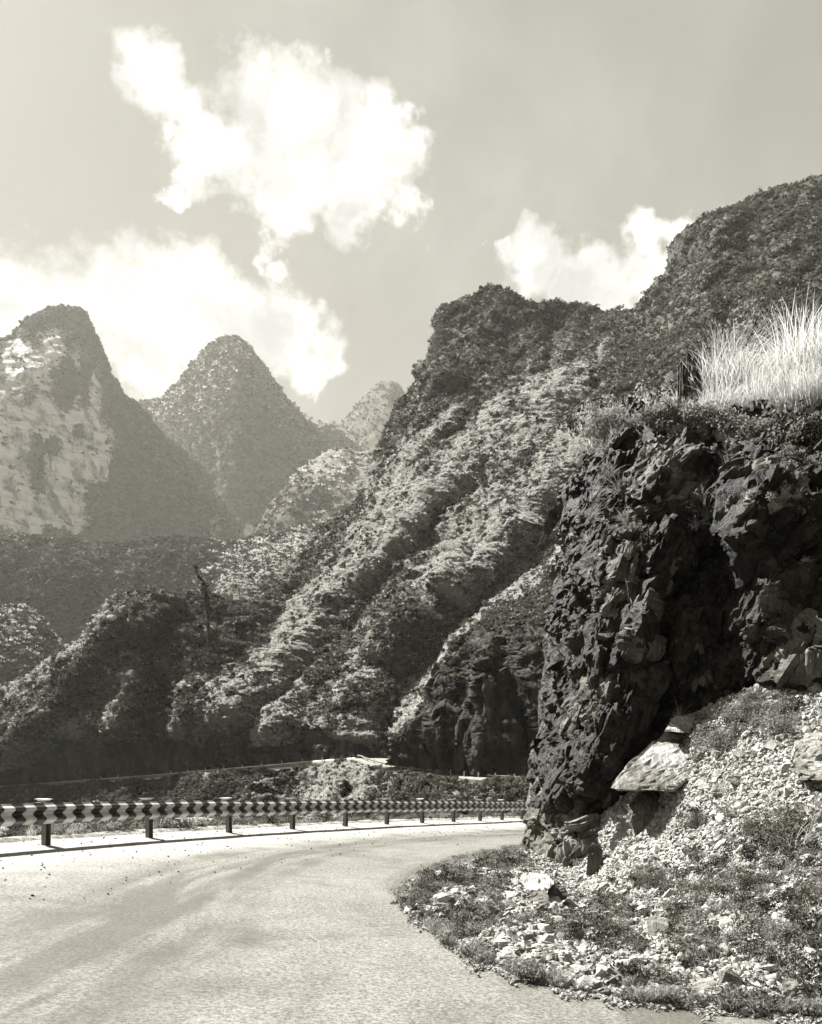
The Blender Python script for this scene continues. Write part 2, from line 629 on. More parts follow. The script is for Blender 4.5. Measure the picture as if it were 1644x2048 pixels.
# tyre tracks follow the bend: bands at fixed distance from the outer edge
wob = t.math('ADD', lane, t.math('MULTIPLY', t.math('SUBTRACT', blot, 0.5), 1.6))
tr1 = t.math('MULTIPLY', t.step(wob, 2.7, 3.6), t.step(wob, 5.3, 4.3))
tr2 = t.math('MULTIPLY', t.step(wob, 6.3, 7.0), t.step(wob, 8.4, 7.5))
tracks = t.math('MULTIPLY', t.math('ADD', tr1, tr2), t.step(streak, 0.36, 0.56))
base = t.mix(t.step(blot, 0.3, 0.7), g(0.095), g(0.15))
base = t.mix(t.math('MULTIPLY', t.step(t.noise(co, 1.3, 7, 0.7, 1.0), 0.5, 0.62), 0.5), base, g(0.075))
gmix = t.step(t.math('ADD', t.math('MULTIPLY', grit, 0.6), t.math('MULTIPLY', grit2, 0.4)), 0.41, 0.59)
asph = t.mix(gmix, t.mix(0.6, base, g(0.025)), t.mix(0.42, base, g(0.3)))
asph = t.mix(t.math('MULTIPLY', tracks, 0.66), asph, g(0.05))
asph = t.mix(t.math('MULTIPLY', t.step(streak, 0.52, 0.68), 0.3), asph, g(0.06))
asph = t.mix(t.math('MULTIPLY', t.step(t.noise(co, 0.8, 7, 0.7, 1.2), 0.5, 0.66), 0.35), asph, g(0.05))
dustm = t.step(t.math('ADD', dout, t.math('MULTIPLY', t.math('SUBTRACT', blot, 0.5), 3.5)), 3.4, 1.6)
dust = t.mix(gmix, g(0.14), g(0.3))
dust = t.mix(t.step(speck, 0.14, 0.05), dust, g(0.08))
c = t.mix(dustm, asph, dust)
t.put(b.inputs['Base Color'], c)
b.inputs['Roughness'].default_value = 0.85
bump(t, b, t.math('ADD', grit, t.math('MULTIPLY', grit2, 0.6)), 0.7, 0.012)
M_asphalt = m
al_ = np.repeat(np.r_[0, np.cumsum(np.linalg.norm(np.diff(Eo, axis=0), axis=1))][None], nv_, 0)
road = grid_mesh('road', P, M_asphalt, {'outer': dist_out, 'along': al_, 'lane': np.repeat(vv[:, :, 0], nu_, 1) * 9.0}, kind='structure', label='worn dusty asphalt road bending right between guardrail and rock')

# pale crack wandering over the road
def ribbon(pts, w, z_off, name, mat, **kw):
    C, q = resample(pts, 0.04)
    nn = left_normals(C)
    k = np.arange(len(C)); gap = fbm(np.stack([q * 2.6, q * 0 + 8, q * 0], -1), 3)
    wob_ = 0.12 * fbm(np.stack([q * 3, q * 0, q * 0 + 5], -1), 3)
    C = C + nn * wob_[:, None]
    ww = w * (0.35 + 0.9 * np.abs(fbm(np.stack([q * 4, q * 0 + 3, q * 0], -1), 3)))
    A = C + nn * ww[:, None]; B = C - nn * ww[:, None]
    verts = [(x, y, plane_z(x, y) + z_off) for x, y in A] + [(x, y, plane_z(x, y) + z_off) for x, y in B]
    n = len(C)
    return mesh_obj(name, verts, [(i, i + 1, n + i + 1, n + i) for i in range(n - 1) if gap[i] > -0.12], mat, **kw)

m, t, b = new_mat('crack_dust'); t.put(b.inputs['Base Color'], g(0.22)); b.inputs['Roughness'].default_value = 0.9
ck = [(528, 1818), (520, 1832), (548, 1843), (575, 1862), (625, 1880), (645, 1893), (660, 1905), (715, 1922), (790, 1938)]
ribbon([tuple(W(a, c_, plane_D(a, c_))[:2]) for a, c_ in ck], 0.0055, 0.022, 'road_crack', m, kind='structure', parent=None)

# ------------------------------------------------------------------ verge behind the rail, dropping to the valley
C = edge_out[::3]; nn = left_normals(C)
prof = [(-0.35, -0.12), (0.0, 0.03), (0.25, 0.05), (0.6, 0.02), (1.0, -0.12), (1.5, -0.5), (2.3, -1.4), (3.5, -3), (6, -6.5), (10, -12), (18, -22), (32, -38), (60, -58)]
pr = np.array(prof)
pp = np.linspace(0, len(pr) - 1, 60)
po = np.interp(pp, range(len(pr)), pr[:, 0]); pz = np.interp(pp, range(len(pr)), pr[:, 1])
XYv = C[None] + nn[None] * po[:, None, None]
Pv = np.concatenate([XYv, (plane_z(C[:, 0], C[:, 1])[None] + pz[:, None])[..., None]], -1)
amp = np.clip((po - 0.1) / 4, 0.02, 1.0)[:, None]
Pv[..., 2] += amp * 0.8 * fbm(Pv * 0.5, 4) + 0.05 * fbm(Pv * 3, 3)
m, t, b = new_mat('verge_soil')
co = obj_co(t)
c = t.mix(t.step(t.noise(co, 6, 6, 0.7), 0.35, 0.65), g(0.08), g(0.25))
c = t.mix(t.step(t.voronoi(co, 30), 0.16, 0.06), c, g(0.1))
t.put(b.inputs['Base Color'], c); b.inputs['Roughness'].default_value = 0.95
bump(t, b, t.noise(co, 25, 5, 0.7), 0.8, 0.03)
M_soil = m
verge = grid_mesh('roadside_verge_ground', Pv[:, ::-1], M_soil, kind='structure', label='dusty verge behind the guardrail falling into the valley')
S_verge = Scatter(Pv)

# ------------------------------------------------------------------ ground sheet far below
gx = np.linspace(-3600, 3600, 60); gy = np.linspace(-700, 5200, 60)
GX, GY = np.meshgrid(gx, gy)
GP = np.stack([GX, GY, -62 + 4 * fbm(np.stack([GX, GY, GX * 0], -1) * 0.002, 3)], -1)
M_hill = hill_material('scrub_slope')
M_far = far_material('karst_slope')
grid_mesh('ground', GP, M_far, {'rock': GX * 0, 'pale': GX * 0}, kind='structure', label='valley floor far below the road')


# ------------------------------------------------------------------ reliefs
def extend_back(P, n, sy, drop, attrs):
    """continue a relief over its crest and down the far side"""
    rows = [P]
    last = P[-1]
    for k in range(1, n + 1):
        r_ = last.copy(); r_[:, 1] += sy * k; r_[:, 2] -= drop * k * (0.4 + 0.6 * k / n)
        rows.append(r_[None])
    for a in attrs:
        attrs[a] = np.concatenate([attrs[a]] + [attrs[a][-1:]] * n, 0)
    return np.concatenate(rows, 0)


def extend_left(P, n, sx, sy, attrs):
    cols = []
    for k in range(n, 0, -1):
        c_ = P[:, 0].copy(); c_[:, 0] += sx * k * k / n; c_[:, 1] += sy * k
        cols.append(c_[:, None])
    for a in attrs:
        attrs[a] = np.concatenate([attrs[a][:, :1]] * n + [attrs[a]], 1)
    return np.concatenate(cols + [P], 1)


def band(px, py, pts, w):
    """soft mask along a polyline in photo pixels"""
    best = np.full(px.shape, 1e9)
    for (x0, y0), (x1, y1) in zip(pts[:-1], pts[1:]):
        dx, dy = x1 - x0, y1 - y0
        tt = np.clip(((px - x0) * dx + (py - y0) * dy) / (dx * dx + dy * dy), 0, 1)
        best = np.minimum(best, (px - x0 - tt * dx) ** 2 + (py - y0 - tt * dy) ** 2)
    return np.exp(-best / (w * w))


# ---- distant karst peaks
def far_peak(name, x0, x1, top, D0, lean, rock_fn, pale_fn, label, nu=260, nv=260, base=1460, seed=0, amp=26, ridge=0.0, xc=None):
    T = curve(top)
    u = np.linspace(x0, x1, nu)[None]; v = np.linspace(0, 1, nv)[:, None]
    px = np.repeat(u, nv, 0); py = base + (T(px) - base) * v
    # depth grows with height above the base, rounded towards the crest and the flanks
    D = D0 * (1 + lean * ((base - py) / 1000.0) + 0.10 * v ** 8)
    if seed == 1:
        D = D - 0.75 * np.clip(150 - px, 0, 1200) * np.clip((1500 - px * 0) / 1500, 0, 1)
        ridge_ = 0
    if xc is not None:
        D = D + (0 if seed == 1 else 1) * ridge * np.abs(px - xc) ** 1.3 + (1 if seed == 1 else 0) * ridge * np.clip(px - xc, 0, None) ** 1.3
    if False:
        D = D + ridge * np.abs(px - xc) ** 1.3
    P = W(px, py, D)
    at = {'rock': rock_fn(px, py), 'pale': pale_fn(px, py)}
    P = extend_back(P, 14, D0 * 0.02, D0 * 0.012, at)
    N = normals(P)
    s = 1 / 160.0
    q = P * np.array([s, s, s * 0.6]) + seed * 9.1
    d = amp * fbm(q, 5, ridged=True) + amp * 0.25 * fbm(P / 22.0, 3)
    d = np.where(at['rock'] > 0.5, d * 0.4 + 3.0 * fbm(P * np.array([1 / 22, 1 / 22, 1 / 70]), 4) + 3 * fbm(P * np.array([1 / 300, 1 / 300, 1 / 16]), 3, ridged=True), d)
    sign = np.where((N * P).sum(-1) > 0, -1, 1)[..., None]
    P = P + N * sign * d[..., None] * np.array([0.5, 1, 0.35])
    if nv:
        o = grid_mesh(name, P, M_far, at, kind='structure', label=label)
    return o, P, at


zero = lambda px, py: px * 0.0


def blobmask(px, py, ell, wob=0.25, sc=40.0, sd=0.0):
    best = np.full(px.shape, -9.0)
    n = fbm(np.stack([px / sc, py / sc, px * 0 + sd], -1), 4)
    for (x, y, a, b_) in ell:
        best = np.maximum(best, 1.3 - np.sqrt(((px - x) / a) ** 2 + ((py - y) / b_) ** 2))
    return sstep(best + wob * n * 2, 0.1, 0.5)


def rock_left(px, py):
    m1 = blobmask(px, py, [(20, 880, 130, 160), (100, 720, 40, 60), (40, 730, 45, 60), (150, 900, 75, 90), (190, 790, 12, 60), (150, 720, 12, 40),
                           (40, 1000, 160, 75), (150, 1010, 50, 60), (-150, 880, 200, 200)], 0.22, 45, 1.0)
    m2 = blobmask(px, py, [(75, 930, 14, 60), (130, 770, 26, 45), (105, 900, 14, 20), (60, 800, 9, 16), (160, 870, 10, 16), (185, 1010, 12, 30)], 0.2, 18, 2.0)
    return np.clip(m1 - m2, 0, 1) * (py < 1085)


def rock_mid(px, py):
    return blobmask(px, py, [(395, 1055, 48, 26), (495, 1065, 10, 14), (320, 1060, 22, 12), (575, 1045, 16, 12)], 0.4, 12, 3.0)


p1, FP1, A1 = far_peak('karst_peak', -900, 420,
    [(-900, 560), (-500, 640), (-250, 600), (-100, 690), (-40, 700), (0, 687), (30, 668), (60, 640), (90, 628), (125, 618), (150, 616), (165, 624), (180, 660), (195, 700), (215, 742), (240, 785), (262, 802), (300, 840), (360, 900), (420, 960)],
    1450, 0.42, rock_left, zero, 'steep karst mountain with a pale limestone cliff face', seed=1, xc=110, ridge=0.10, nu=330, nv=230)
p2, FP2, A2 = far_peak('karst_peak', 200, 830,
    [(200, 880), (262, 806), (300, 806), (325, 798), (350, 775), (380, 742), (410, 708), (430, 688), (452, 676), (470, 674), (485, 680), (505, 702), (530, 738), (555, 775), (580, 808), (605, 835), (640, 852), (670, 856), (700, 880), (760, 930), (830, 980)],
    1750, 0.40, rock_mid, lambda px, py: 0.22 * band(px, py, [(500, 700), (560, 790), (620, 850), (700, 900)], 35) + 0.2 * band(px, py, [(330, 820), (400, 780), (470, 730)], 30),
    'cone shaped karst mountain wooded to its rounded top', seed=2, xc=480, ridge=0.32)
p3, FP3, A3 = far_peak('karst_peak', 600, 1000,
    [(600, 900), (650, 860), (690, 838), (720, 800), (745, 775), (765, 762), (780, 759), (795, 768), (812, 790), (840, 812), (900, 840), (1000, 880)],
    2150, 0.35, zero, zero, 'smallest and farthest karst cone above the saddle', nu=160, nv=150, seed=3, xc=780, ridge=0.4, amp=18)
# saddle slope lit by the sun between the peaks and the near hill
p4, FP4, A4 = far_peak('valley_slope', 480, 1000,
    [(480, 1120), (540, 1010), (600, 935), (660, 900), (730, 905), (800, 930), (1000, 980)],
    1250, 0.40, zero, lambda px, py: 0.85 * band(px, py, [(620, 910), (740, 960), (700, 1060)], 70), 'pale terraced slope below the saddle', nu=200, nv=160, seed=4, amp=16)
# long shaded apron at the foot of the wall
p5, FP5, A5 = far_peak('valley_slope', -700, 900,
    [(-700, 1010), (-200, 1060), (0, 1082), (120, 1080), (240, 1088), (330, 1082), (400, 1086), (480, 1096), (520, 1080), (600, 1062), (700, 1050), (900, 1050)],
    900, 0.16, rock_mid, lambda px, py: 0.8 * band(px, py, [(450, 1180), (520, 1120), (600, 1105)], 45), 'dark scrub slope at the foot of the limestone wall', nu=300, nv=170, seed=5, amp=20)
# rounded knolls nearer than the wall
p6, FP6, A6 = far_peak('knoll', -300, 110,
    [(-300, 1180), (-120, 1200), (0, 1215), (20, 1207), (45, 1208), (65, 1220), (80, 1250), (92, 1300), (110, 1400)],
    560, 0.25, zero, lambda px, py: 0.35 + 0 * px, 'rounded bushy knoll at the left edge', nu=110, nv=110, base=1600, seed=6, amp=5)
p7, FP7, A7 = far_peak('knoll', 400, 660,
    [(400, 1240), (430, 1190), (450, 1150), (480, 1125), (520, 1108), (560, 1104), (590, 1118), (620, 1140), (660, 1160)],
    640, 0.5, zero, lambda px, py: 0.5 + 0 * px, 'pale knoll behind the saddle of the near hill', nu=120, nv=110, base=1420, seed=7, amp=5)
print('far', time.time() - T0)

# ---- the near hillside
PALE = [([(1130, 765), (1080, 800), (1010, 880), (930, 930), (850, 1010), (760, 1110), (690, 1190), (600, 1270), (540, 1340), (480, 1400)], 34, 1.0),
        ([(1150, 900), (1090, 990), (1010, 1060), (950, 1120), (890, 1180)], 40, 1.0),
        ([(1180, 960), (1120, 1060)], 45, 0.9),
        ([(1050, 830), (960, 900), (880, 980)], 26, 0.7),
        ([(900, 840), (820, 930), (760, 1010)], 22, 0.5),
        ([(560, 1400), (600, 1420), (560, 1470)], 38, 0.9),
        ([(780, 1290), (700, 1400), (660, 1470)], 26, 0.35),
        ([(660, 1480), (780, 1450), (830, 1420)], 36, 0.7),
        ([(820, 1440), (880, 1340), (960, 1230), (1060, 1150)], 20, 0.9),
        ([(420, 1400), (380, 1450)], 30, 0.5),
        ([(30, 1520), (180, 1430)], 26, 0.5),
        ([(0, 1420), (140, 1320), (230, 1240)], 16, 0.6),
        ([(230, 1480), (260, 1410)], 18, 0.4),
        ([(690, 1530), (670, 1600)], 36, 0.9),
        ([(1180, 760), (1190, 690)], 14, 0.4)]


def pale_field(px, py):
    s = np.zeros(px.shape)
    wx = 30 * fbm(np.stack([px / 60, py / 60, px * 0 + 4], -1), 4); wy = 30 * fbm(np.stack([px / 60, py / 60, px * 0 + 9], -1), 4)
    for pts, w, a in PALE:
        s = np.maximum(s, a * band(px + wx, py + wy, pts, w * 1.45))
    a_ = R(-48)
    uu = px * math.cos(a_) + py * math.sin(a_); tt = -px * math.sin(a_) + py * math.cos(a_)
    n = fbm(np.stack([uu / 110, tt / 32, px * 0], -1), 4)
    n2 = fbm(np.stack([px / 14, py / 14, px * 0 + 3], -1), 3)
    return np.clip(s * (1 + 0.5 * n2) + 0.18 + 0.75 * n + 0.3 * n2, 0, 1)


hill_top = curve([(-500, 1650), (-200, 1520), (0, 1410), (60, 1370), (130, 1322), (190, 1275), (215, 1245), (255, 1212), (300, 1200), (360, 1198), (410, 1205), (450, 1215), (500, 1222),
                  (540, 1205), (575, 1165), (620, 1115), (660, 1065), (700, 1030), (738, 995), (748, 960), (765, 925), (790, 870), (812, 815), (835, 780), (850, 745), (868, 715), (878, 690), (882, 665), (892, 622), (915, 608), (945, 592), (975, 585),
                  (1005, 593), (1040, 612), (1075, 617), (1110, 616), (1135, 612), (1170, 618), (1205, 634), (1240, 633), (1275, 628), (1292, 605), (1320, 575), (1345, 558), (1358, 535), (1352, 490), (1362, 470),
                  (1400, 440), (1440, 425), (1490, 405), (1550, 392), (1600, 375), (1644, 358), (1760, 330), (2000, 300), (2400, 330)])
hill_bot = curve([(-500, 1590), (0, 1573), (200, 1558), (400, 1542), (600, 1524), (700, 1516), (785, 1522), (1000, 1535), (1300, 1560), (2400, 1600)])
hill_ctrl = [(-400, 1585, 360), (0, 1573, 330), (200, 1558, 300), (400, 1542, 272), (600, 1524, 240), (700, 1516, 222), (785, 1522, 218), (1000, 1535, 230), (1300, 1560, 240), (1644, 1560, 250), (2300, 1560, 260),
             (-300, 1560, 380), (0, 1410, 352), (130, 1322, 340), (260, 1210, 325), (400, 1200, 308), (500, 1222, 325), (560, 1185, 345), (660, 1065, 375), (740, 995, 398), (812, 815, 440), (878, 690, 480), (915, 608, 505),
             (1005, 593, 515), (1135, 612, 520), (1240, 633, 510), (1350, 540, 480), (1362, 470, 475), (1490, 405, 465), (1644, 358, 455), (2000, 300, 440), (2400, 330, 430),
             (300, 1400, 290), (150, 1500, 308), (420, 1400, 282), (600, 1400, 268), (750, 1400, 245), (650, 1250, 310), (800, 1200, 292), (800, 1050, 335), (950, 1200, 275), (950, 1000, 330), (950, 850, 395),
             (1100, 1000, 305), (1130, 800, 385), (900, 760, 425), (1130, 740, 425), (1030, 760, 425), (1250, 800, 350), (1300, 950, 290), (1400, 750, 350), (1640, 700, 315), (1640, 1000, 260), (2200, 800, 300), (1500, 560, 400)]
hf = tps(hill_ctrl, 1e-4)
nu, nv = 640, 460
v = np.linspace(0, 1, nv)[:, None] ** 0.92
px = np.repeat(np.r_[np.linspace(-500, -5, 50), np.linspace(0, 1480, 520), np.linspace(1490, 2400, 70)][None], nv, 0); nu = px.shape[1]
T_, B_ = hill_top(px), hill_bot(px)
py = B_ + (T_ - B_) * v
D = hf(px, py)
# spurs: ridges that stand proud of the slope (towards the viewer), running from upper right to lower left
RIDGES = [([(1130, 765), (1010, 885), (850, 1015), (690, 1195), (540, 1345), (470, 1420)], 50, 10),
          ([(1160, 900), (1010, 1070), (880, 1200), (800, 1290)], 50, 10),
          ([(905, 830), (820, 935), (740, 1060)], 30, 7),
          ([(260, 1210), (150, 1360), (20, 1500)], 45, 12),
          ([(330, 1210), (250, 1400), (230, 1480)], 28, 10),
          ([(500, 1225), (420, 1330), (380, 1450)], 24, 5),
          ([(720, 1230), (640, 1380), (560, 1460)], 30, 6),
          ([(900, 1140), (800, 1260), (720, 1400)], 30, 6),
          ([(1300, 610), (1240, 780), (1200, 900)], 40, 10), ([(1440, 430), (1420, 600), (1350, 760)], 45, 14)]
for pts, w, a in RIDGES:
    D = D - 1.5 * a * band(px, py, pts, w)
GULLY = [([(790, 960), (720, 1060), (640, 1180), (560, 1260)], 26, 7), ([(980, 960), (880, 1060), (780, 1170), (660, 1320)], 30, 8), ([(1050, 1120), (950, 1230), (880, 1330)], 24, 8),
         ([(300, 1300), (330, 1380)], 40, 16), ([(200, 1390), (120, 1480)], 24, 8), ([(440, 1260), (480, 1330)], 26, 7), ([(1030, 790), (1100, 760)], 14, 5), ([(780, 1340), (800, 1400)], 30, 7),
         ([(1100, 640), (1095, 760)], 16, 7), ([(1010, 640), (1020, 760)], 14, 5), ([(1180, 650), (1200, 760)], 18, 8)]
for pts, w, a in GULLY:
    D = D + 1.5 * a * band(px, py, pts, w)
a_ = R(-50)
uu = px * math.cos(a_) + py * math.sin(a_); tt = -px * math.sin(a_) + py * math.cos(a_)
rib = fbm(np.stack([uu / 420, tt / 62 + 0.4 * fbm(np.stack([px / 160, py / 160, px * 0], -1), 2), px * 0 + 6], -1), 4, 2.2, 0.55, ridged=True)
D = D - 11 * rib * sstep(B_ - py, 20, 120)
# the road cut: the lowest strip is a near-vertical face
cut = curve([(-500, 1560), (0, 1532), (90, 1520), (150, 1490), (215, 1450), (240, 1482), (330, 1478), (430, 1490), (500, 1508), (545, 1482), (600, 1466), (655, 1470), (690, 1492), (780, 1500), (1000, 1500), (2400, 1500)])(px)
Droad = hf(px, B_)
incut = sstep(py, cut - 4, cut + 10)
D = D * (1 - incut) + np.minimum(D, Droad + 5 + (B_ - py) * 0.02) * incut
D = D * (1 + 0.05 * v ** 10)
P = W(px, py, D)
crag = blobmask(px, py, [(930, 680, 45, 60), (1020, 700, 60, 60), (1130, 690, 60, 70), (1380, 500, 40, 60), (1190, 740, 20, 50), (860, 1210, 30, 30), (780, 1440, 30, 60), (300, 1500, 200, 30)], 0.35, 30, 7.0)
crag = np.clip(crag * 0.75 + incut, 0, 1)
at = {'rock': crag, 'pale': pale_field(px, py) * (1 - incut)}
P = extend_back(P, 10, 7, 5, at)
N = normals(P); sign = np.where((N * P).sum(-1) > 0, -1, 1)[..., None]; N = N * sign
q = P / 42.0; q[..., 2] *= 0.7; q[..., 0] += q[..., 2] * 0.5
ga = np.clip(1.4 - at['rock'], 0.4, 1.4)
d = ga * (5.0 * fbm(q, 4, ridged=True) + 1.9 * fbm(P / 12.0, 3, ridged=True) + 0.9 * fbm(P / 4.0, 2))
fc, cr, _ = facets(P / np.array([7.0, 7.0, 14.0]), 1.2)
d += at['rock'] * (2.2 * fc + 1.2 * fbm(P / np.array([3.0, 3.0, 11.0]), 3))
damp = np.ones(P.shape[0])[:, None] * np.ones(nu)[None]
damp[:10] *= np.linspace(0.05, 1, 10)[:, None]
P = P + N * (d * damp)[..., None] * np.array([1, 1, 0.6])
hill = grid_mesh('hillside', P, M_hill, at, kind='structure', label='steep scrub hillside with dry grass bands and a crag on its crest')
HP, HA = P, at
S_hill = Scatter(P)
print('hill', time.time() - T0)

# ---- nearer spur with its dark road-cut face
sp_top = curve([(785, 1478), (792, 1462), (805, 1440), (830, 1405), (850, 1372), (872, 1330), (900, 1288), (940, 1245), (985, 1205), (1030, 1170), (1070, 1145), (1110, 1100), (1150, 1050), (1300, 950), (1700, 800)])
sp_bot = curve([(785, 1530), (820, 1532), (870, 1541), (960, 1548), (1070, 1554), (1300, 1568), (1700, 1585)])
sp_ctrl = [(785, 1478, 176), (850, 1372, 190), (900, 1288, 200), (985, 1205, 214), (1070, 1145, 222), (1300, 950, 240), (1700, 800, 250),
           (785, 1530, 184), (870, 1541, 168), (960, 1548, 155), (1070, 1554, 142), (1300, 1568, 126), (1700, 1585, 116),
           (900, 1330, 182), (960, 1290, 166), (1050, 1280, 158), (1150, 1260, 150), (870, 1440, 166), (1000, 1420, 147), (1070, 1420, 138), (1300, 1350, 135), (1700, 1300, 135), (1120, 1150, 195)]
sf = tps(sp_ctrl, 1e-4)
nu, nv = 330, 300
v = np.linspace(0, 1, nv)[:, None]
px = np.repeat((785 + (1700 - 785) * np.linspace(0, 1, nu) ** 1.5)[None], nv, 0)
T_, B_ = sp_top(px), sp_bot(px); py = B_ + (T_ - B_) * v
D = sf(px, py) * (1 + 0.04 * v ** 8)
D += 14 * band(px, py, [(1010, 1300), (1040, 1400), (1060, 1500)], 26) - 6 * band(px, py, [(890, 1320), (870, 1440), (880, 1540)], 22) - 4 * band(px, py, [(960, 1330), (970, 1440), (960, 1550)], 18)
fl = curve([(785, 1480), (800, 1468), (830, 1440), (850, 1402), (880, 1335), (905, 1292), (950, 1262), (1080, 1250), (1700, 1200)])(px) + 12 * fbm(np.stack([px / 16, py / 30, px * 0], -1), 3)
face = sstep(py, fl - 6, fl + 12)
P = W(px, py, D)
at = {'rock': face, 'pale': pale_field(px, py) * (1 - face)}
P = extend_back(P, 8, 4, 2.5, at)
P = extend_left(P, 8, 1.2, 3.0, at)
N = normals(P); N *= np.where((N * P).sum(-1) > 0, -1, 1)[..., None]
fc, cr, _ = facets(P / np.array([3.5, 3.5, 9.0]), 1.2)
fc2, _, _ = facets(P / np.array([1.3, 1.3, 3.2]) + 31, 1.2)
d = (1 - at['rock']) * (1.8 * fbm(P / 14, 4, ridged=True) + 0.6 * fbm(P / 4, 3)) + at['rock'] * (1.9 * fc + 0.7 * fc2 + 0.8 * fbm(P / np.array([1.6, 1.6, 8.0]), 4))
P = P + N * d[..., None] * np.array([1, 1, 0.5])
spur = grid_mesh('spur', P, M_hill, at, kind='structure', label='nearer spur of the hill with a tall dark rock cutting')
SP, SA = P, at
S_spur = Scatter(P)

# ---- far road bench and the embankment under it
FR = [(-400, 1600, 372), (-150, 1583, 345), (0, 1573, 326), (100, 1566, 312), (200, 1558, 298), (300, 1551, 284), (400, 1542, 268), (500, 1534, 252), (600, 1525, 237), (660, 1520, 227), (700, 1517, 219), (718, 1517, 212),
      (730, 1522, 204), (760, 1531, 192), (800, 1539, 180), (850, 1546, 168), (900, 1551, 158), (960, 1556, 146), (1020, 1560, 137), (1070, 1563, 130), (1150, 1570, 120), (1300, 1580, 108), (1500, 1590, 100)]
fr, frq = resample([W(a, b_, c_) for a, b_, c_ in FR], 2.0)
tl = np.gradient(fr[:, :2], axis=0); tl /= np.linalg.norm(tl, axis=1)[:, None]
inl = np.stack([-tl[:, 1], tl[:, 0]], -1)      # towards the hill
m, t, b = new_mat('far_road_surface'); t.put(b.inputs['Base Color'], t.mix(t.noise(obj_co(t), 0.5, 4), g(0.12), g(0.2))); b.inputs['Roughness'].default_value = 0.9
M_froad = m
rows = []
for off, dz in ((0.0, -0.9), (0.0, 0.0), (1.2, 0.02), (5.0, 0.1), (9.0, 0.1)):
    a = fr.copy(); a[:, :2] += inl * off; a[:, 2] += dz
    rows.append(a)
grid_mesh('far_road', np.array(rows), M_froad, kind='structure', label='far stretch of the same road cut along the hillside')
# embankment
eb_top_px, eb_top_py = px_of(fr)
u = np.linspace(0, 1, 520)
idx = np.linspace(0, len(fr) - 1, 520)
top3 = np.stack([np.interp(idx, range(len(fr)), fr[:, c]) for c in range(3)], -1)
top3[:, 2] -= np.interp(px_of(top3)[0], [700, 740], [1.3, 0.35])
inl2 = np.stack([np.interp(idx, range(len(fr)), inl[:, c]) for c in range(2)], -1)
k_ = np.ones(61) / 61
inl2s = np.stack([np.convolve(np.pad(inl2[:, c], 30, 'edge'), k_, 'valid') for c in range(2)], -1)
vz = np.linspace(0, 1, 150)[:, None]
drop = 60 * vz ** 1.15
outd = 52 * vz ** 0.95 + 3 * sstep(vz, 0, 0.05)
base_xy = top3[None, :, :2] - (inl2s[None] * outd[..., None] * 0.55) + np.array([0.0, -1.0])[None, None] * outd[..., None] * 0.5
P = np.concatenate([base_xy, (top3[None, :, 2] - drop)[..., None]], -1)
epx, epy = px_of(P)
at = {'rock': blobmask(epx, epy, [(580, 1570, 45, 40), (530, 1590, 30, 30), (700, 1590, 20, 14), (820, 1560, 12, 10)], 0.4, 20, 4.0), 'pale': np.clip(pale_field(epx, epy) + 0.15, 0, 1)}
for pts, w, a in [([(690, 1530), (650, 1620)], 26, 8), ([(440, 1550), (380, 1620)], 30, 7), ([(880, 1560), (860, 1640)], 40, 5)]:
    P[..., 1] -= a * band(epx, epy, pts, w)
P[..., 1] += 8 * band(epx, epy, [(570, 1540), (570, 1640)], 40)
N = normals(P); N *= np.where((N * (P - np.array([0, 0, 1.5]))).sum(-1) > 0, -1, 1)[..., None]
fade = sstep(vz, 0.0, 0.06)
d = fade * (2.4 * fbm(P / 16, 4, ridged=True) + 0.7 * fbm(P / 4, 3)) + at['rock'] * 1.5 * facets(P / 4.0, 1.2)[0]
P = P + N * d[..., None]
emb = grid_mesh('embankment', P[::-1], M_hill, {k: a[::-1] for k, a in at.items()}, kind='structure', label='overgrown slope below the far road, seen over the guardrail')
EP, EA = P, at
S_emb = Scatter(P)
print('spur/emb', time.time() - T0)

# ------------------------------------------------------------------ bushes
def leaf_blob(n, r, leaf, seed, mat, name, squash=0.75, lobes=5, tall=1.0):
    rr = np.random.default_rng(seed)
    cen = rr.normal(size=(lobes, 3)) * r * 0.42; cen[:, 2] = np.abs(cen[:, 2]) * squash * tall + r * 0.15
    V, Fc = [], []
    for i in range(n):
        c_ = cen[rr.integers(lobes)]
        dd = rr.normal(size=3); dd /= np.linalg.norm(dd); dd[2] = dd[2] * 0.7 + 0.15
        p_ = c_ + dd * r * 0.5 * rr.random() ** 0.3
        p_[2] = max(p_[2], -0.1 * r)
        nrm = dd + rr.normal(size=3) * 0.6; nrm /= np.linalg.norm(nrm)
        a = np.cross(nrm, rr.normal(size=3)); a /= np.linalg.norm(a); b_ = np.cross(nrm, a)
        s = leaf * rr.uniform(0.6, 1.3)
        k = len(V)
        V += [p_ - a * s, p_ + b_ * s * 0.55, p_ + a * s, p_ - b_ * s * 0.55]
        Fc.append((k, k + 1, k + 2, k + 3))
    return proto(name, V, Fc, mat)


